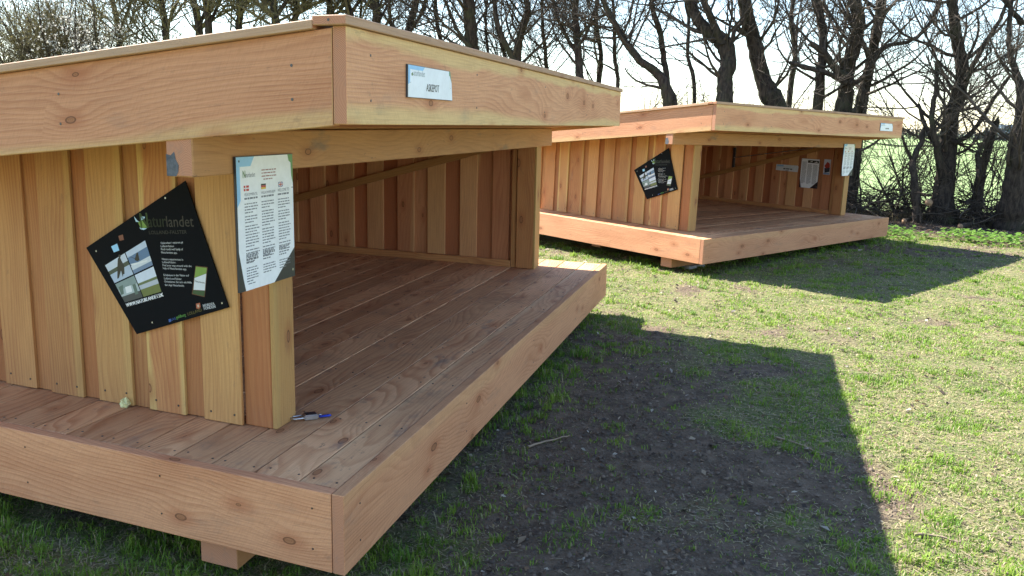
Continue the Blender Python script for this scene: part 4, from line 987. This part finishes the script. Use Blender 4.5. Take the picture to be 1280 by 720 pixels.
c = np.tile(np.array([[.74, .72, .66]]), (n, 1)) * rng.uniform(.8, 1.05, (n, 1))
link('blossom', np_mesh('blossom', V, np.concatenate([i + [[0, 1, 2]], i + [[0, 2, 3]]], 0), [M_GRASS], {'gc': np.repeat(c, 4, 0)}, smooth=False), root)
tag(root, 'tree in white blossom among the olive trees on the left', 'tree')
def add_buds(root, n, c0, size=(.006, .014)):
    cr = [o for o in root.children if o.name.startswith('crown')][0]; me = cr.data; m = len(me.vertices); co = np.empty(m * 3, np.float32); me.vertices.foreach_get('co', co); co = co.reshape(-1, 3)
    tp = co[rng.integers(0, m, n)] + rng.normal(0, .012, (n, 3)); a = rng.normal(0, 1, (n, 3)); a /= np.linalg.norm(a, axis=1)[:, None]; bb = np.cross(a, rng.normal(0, 1, (n, 3))); bb /= np.linalg.norm(bb, axis=1)[:, None]
    s_ = rng.uniform(*size, (n, 1)); V = np.stack([tp - a * s_, tp - bb * s_ * .6, tp + a * s_, tp + bb * s_ * .6], 1).reshape(-1, 3); i = np.arange(n)[:, None] * 4
    c = np.tile(np.array([c0]), (n, 1)) * rng.uniform(.7, 1.3, (n, 1))
    link('buds', np_mesh('buds', V, np.concatenate([i + [[0, 1, 2]], i + [[0, 2, 3]]], 0), [M_GRASS], {'gc': np.repeat(c, 4, 0)}, smooth=False), root)
for o in [o for o in COL.objects if o.parent is None and o.name.startswith(('budding_tree', 'shrub_tree'))]:
    add_buds(o, 16000, (.20, .18, .07), (.008, .02))
# bare shrubs of the understorey
def shrub(x, y, h, label, stems=9, dens=1.0, spread=.55):
    root = empty('bare_shrub', (x, y, 0)); tb, cr = Tubes(), Tubes(); b = np.array([x, y, -.03])
    for k in range(stems):
        P, d = wander(b + np.array([rng.uniform(-.25, .25), rng.uniform(-.2, .2), 0]), (rng.normal(0, spread), rng.normal(0, spread * .6), 1), h * rng.uniform(.65, 1.1), 7, .14)
        r = rng.uniform(.010, .02); tb.add(P, np.linspace(r, r * .3, 8), 5)
        for m in range(int(9 * dens)):
            j = int(rng.uniform(.05, 1) * 6); t_ = P[j + 1] - P[j]; t_ /= np.linalg.norm(t_); twiggy(cr, P[j], t_ + rvec(.6), rng.uniform(.4, .9) * min(1, h / 2), .006, 1, .9, .0, 9)
    tb.build('stem', M_BARK, root); cr.build('twigs', M_TWIG, root); tag(root, label, 'shrub', 'bare shrubs under the trees')
pos_ = [('left of the mossy trunk behind the far post', 1045, 0, 2.2), ('right beside the far shelter post', 1082, .0, 1.9), ('between the far shelter and the pale snag', 1112, .3, 2.1), ('around the pale topped snag', 1135, .1, 1.8), ('left of the low splitting tree', 1160, .4, 2.3),
        ('right of the low splitting tree', 1198, .2, 2.2), ('behind the broken split snag', 1228, .5, 2.1), ('between the split snag and the right edge trunk', 1245, -.1, 1.6), ('at the right edge behind the heavy trunk', 1290, .5, 2.4)]
for nm, px, dy, h in pos_:
    yd = yrow(px, dy); p = at_depth(px, 170, yd); shrub(p.x, yd, h, 'tangled leafless shrub ' + nm, 7, .75)
for nm, px, dy, h in [('above the far roof near its corner', 930, .8, 3.0), ('above the far roof between leaning and forked trunks', 995, .7, 3.2), ('left of the sweeping limb tree', 790, .6, 3.2), ('right of the sweeping limb tree', 862, .9, 3.1), ('left of the straight tree', 690, .7, 3.4), ('right of the mossy tree above the near roof', 618, .8, 3.6), ('between the near roof corner and mossy tree', 545, .8, 3.9)]:
    yd = yrow(px, dy); p = at_depth(px, 150, yd); shrub(p.x, yd, h, 'tall thin leafless shrub ' + nm, 10, .9, .28)
# brush heap and cut branches on the ground
n = 9000; x = rng.uniform(5.0, 13, n); y = row_y(x) + rng.normal(.5, .55, n); q = rng.random((n, 1)); V, F1, C1 = blades(x, y, rng.uniform(.06, .30, n), rng.uniform(.004, .008, n), rng.uniform(.2, 1.2, n), np.array([.30, .25, .14]) * (.5 + .8 * q))
tag(link('dead_grass', np_mesh('dead_grass', V, F1, [M_GRASS], {'gc': C1}, smooth=False)), 'pale dead grass standing among the tree feet at the field edge', 'grass', kind='stuff')
tb = Tubes()
for _ in range(1500):
    x = rng.uniform(5.6, 12.5); y = row_y(x) + rng.normal(.05, .42); z = abs(rng.normal(0, .22)) * (1.2 if x < 8.4 else .9); a = rng.uniform(0, 6.283)
    P, d = wander((x, y, z + .01), (math.cos(a), math.sin(a), rng.uniform(-.15, .5)), rng.uniform(.3, 1.1), 4, .2, -.05); P[:, 2] = np.maximum(P[:, 2], .01); r = rng.choice([.004, .006, .010, .018], p=[.4, .35, .2, .05]); tb.add(P, np.linspace(r, r * .5, 5), 4)
tag(tb.build('brush_heap', M_TWIG), 'dark heap of dead branches and brambles along the foot of the trees', 'brushwood', kind='stuff')
tb = Tubes()
for _ in range(260):
    x = rng.uniform(-.2, 9.5); y = rng.uniform(2.6, 16); u1, _, _ = under(x, y, 1)
    if u1 > .3: continue
    a = rng.uniform(0, 6.283); L_ = rng.uniform(.05, .2); P, d = wander((x, y, float(ground_z(np.array(x), np.array(y))) + .008), (math.cos(a), math.sin(a), 0), L_, 4, .16); P[:, 2] = P[0][2] + rng.normal(0, .002, 5); r = rng.uniform(.0012, .003); tb.add(P, np.linspace(r, r * .5, 5), 4)
tag(tb.build('twig_debris', M_TWIG), 'thin dry twigs lying scattered over the lawn', 'twigs', kind='stuff')
for a, b, r, lb in (((970, 552), (1030, 572), .006, 'long curved dry stick lying inside the foreground shadow'), ((1142, 674), (1200, 682), .006, 'dry stick on the sunny grass near the bottom right'), ((660, 560), (712, 548), .006, 'pale short stick on dark earth beside the near platform')):
    p, q = np.array(ground_at(*a)), np.array(ground_at(*b)); m = (p + q) / 2 + np.array([0, .02, 0]); P = smooth_path([p, m, q], 5)
    P[:, 2] = ground_z(P[:, 0], P[:, 1]) + .012; tb = Tubes(); tb.add(P, np.linspace(r, r * .5, len(P)), 6); o = tb.build('stick', plain('dry_stick', (.27, .20, .14), .8)); tag(o, lb, 'stick')
# logs by the trees
for a, b, w, lb in (((1200, 286), (1238, 279), .05, 'barkless log on the litter below the split snag'), ((1130, 279), (1150, 277), .05, 'pale cut log beside the far shelter'), ((1166, 256), (1170, 250), .062, 'cut log with pale round sawn face in the brush'), ((1278, 288), (1290, 286), .07, 'cut log at the right edge by the heavy trunk')):
    p, q = np.array(ground_at(*a)), np.array(ground_at(*b)); 
    if w == .062: p = np.array(at_depth(1161, 253, yrow(1161, -.9))); q = p + np.array([.25, .6, -.05])
    else: p[2] = q[2] = w * .8
    bm = bmesh.new(); P, _ = p, q; n_ = 12; d = Vector(q - p); qt = d.to_track_quat('Z', 'Y')
    rings = []
    for f in np.linspace(0, 1, 6):
        rr = w * (1 - .15 * f) * random.uniform(.94, 1.06); rings.append([bm.verts.new(Vector(p + (q - p) * f) + qt @ Vector((rr * math.cos(k * math.pi / 6), rr * math.sin(k * math.pi / 6), 0))) for k in range(n_)])
    for i_ in range(5):
        for k in range(n_): bm.faces.new((rings[i_][k], rings[i_][(k + 1) % n_], rings[i_ + 1][(k + 1) % n_], rings[i_ + 1][k]))
    e1 = bm.faces.new(rings[0][::-1]); e2 = bm.faces.new(rings[-1]); e1.material_index = e2.material_index = 1
    o = bmobj('cut_log', bm, M_BARK, None); o.data.materials.append(M_CUT); tag(o, lb, 'log', 'cut logs under the trees')
# far hedge, farm building and blue-grey trees on the horizon
def crown_blob(name, cx, cy, w, h, dpt, mat, lab, cat, n=900):
    x = rng.normal(0, w * .28, n); x = np.clip(x, -w / 2, w / 2); y = rng.uniform(-dpt / 2, dpt / 2, n); z = rng.random(n) ** .8 * h * np.sqrt(np.clip(1 - (2 * x / w) ** 2, .05, 1))
    a = rng.normal(0, 1, (n, 3)); a /= np.linalg.norm(a, axis=1)[:, None]; b = np.cross(a, rng.normal(0, 1, (n, 3))); b /= np.linalg.norm(b, axis=1)[:, None]; s_ = h * .10 * rng.uniform(.5, 1.3, (n, 1))
    c0 = np.stack([x, y, z], 1); V = np.stack([c0 - a * s_, c0 - b * s_, c0 + a * s_, c0 + b * s_], 1).reshape(-1, 3); i = np.arange(n)[:, None] * 4
    o = link(name, np_mesh(name, V, np.concatenate([i + [[0, 1, 2]], i + [[0, 2, 3]]], 0), [mat], smooth=False)); o.location = (cx, cy, 0); return tag(o, lab, cat)
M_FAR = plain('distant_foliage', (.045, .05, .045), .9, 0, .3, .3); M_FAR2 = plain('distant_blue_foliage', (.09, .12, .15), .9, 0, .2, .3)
yd = 240.; p = at_depth(1150, 172, yd)
crown_blob('distant_hedge', p.x, yd, 60, 2.6, 8, M_FAR, 'low dark hedge on the horizon right of the far shelter roof', 'hedge', 3000)
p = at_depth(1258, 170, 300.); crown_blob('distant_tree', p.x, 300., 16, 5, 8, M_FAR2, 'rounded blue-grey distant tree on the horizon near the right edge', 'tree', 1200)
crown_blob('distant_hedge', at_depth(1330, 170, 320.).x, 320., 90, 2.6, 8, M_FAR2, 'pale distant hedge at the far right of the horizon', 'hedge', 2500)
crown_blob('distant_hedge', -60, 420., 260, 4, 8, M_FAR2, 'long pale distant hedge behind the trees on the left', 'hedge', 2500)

# ---------------------------------------------------------------- light, sky, camera
w = bpy.data.worlds.new('World'); sc.world = w; w.use_nodes = True; nt = w.node_tree; nt.nodes.clear()
sky = nt.nodes.new('ShaderNodeTexSky'); sky.sky_type = 'NISHITA'; sky.sun_disc = False; sky.sun_elevation = math.radians(SUN_EL); sky.sun_rotation = math.radians(90 - SUN_AZ)
sky.air_density = 1.0; sky.dust_density = 0.3; sky.ozone_density = 1.0
bg = nt.nodes.new('ShaderNodeBackground'); bg.inputs[1].default_value = 0.097; wo = nt.nodes.new('ShaderNodeOutputWorld')
nt.links.new(sky.outputs[0], bg.inputs[0]); nt.links.new(bg.outputs[0], wo.inputs[0])
ld = bpy.data.lights.new('sun', 'SUN'); ld.energy = 5.0; ld.angle = math.radians(.53); ld.color = (1, .955, .88); lo = bpy.data.objects.new('sun', ld); COL.objects.link(lo)
az, el = math.radians(SUN_AZ), math.radians(SUN_EL); sd = Vector((math.cos(az) * math.cos(el), math.sin(az) * math.cos(el), math.sin(el))); lo.rotation_euler = sd.to_track_quat('Z', 'Y').to_euler()
lo.location = (0, 0, 12)
cd = bpy.data.cameras.new('camera'); co = bpy.data.objects.new('camera', cd); COL.objects.link(co); cd.sensor_width = 36; cd.lens = 36 * F / 1280; cd.clip_end = 6000; cd.clip_start = .05
c_, s_ = math.cos(PITCH), math.sin(PITCH); fw = Vector((0, c_, -s_)); up0 = Vector((0, s_, c_)); r0 = Vector((1, 0, 0)); cr_, sr_ = math.cos(ROLL), math.sin(ROLL)
rt = r0 * cr_ - up0 * sr_; up = r0 * sr_ + up0 * cr_
Mx = Matrix((rt, up, -fw)).transposed().to_4x4(); Mx.translation = (0, 0, H); co.matrix_world = Mx; sc.camera = co
vs_ = sc.view_settings; sc.display_settings.display_device = 'sRGB'; vs_.view_transform = 'Standard'; vs_.look = 'None'; vs_.exposure = 1.95; vs_.gamma = 1.0; vs_.use_curve_mapping = False
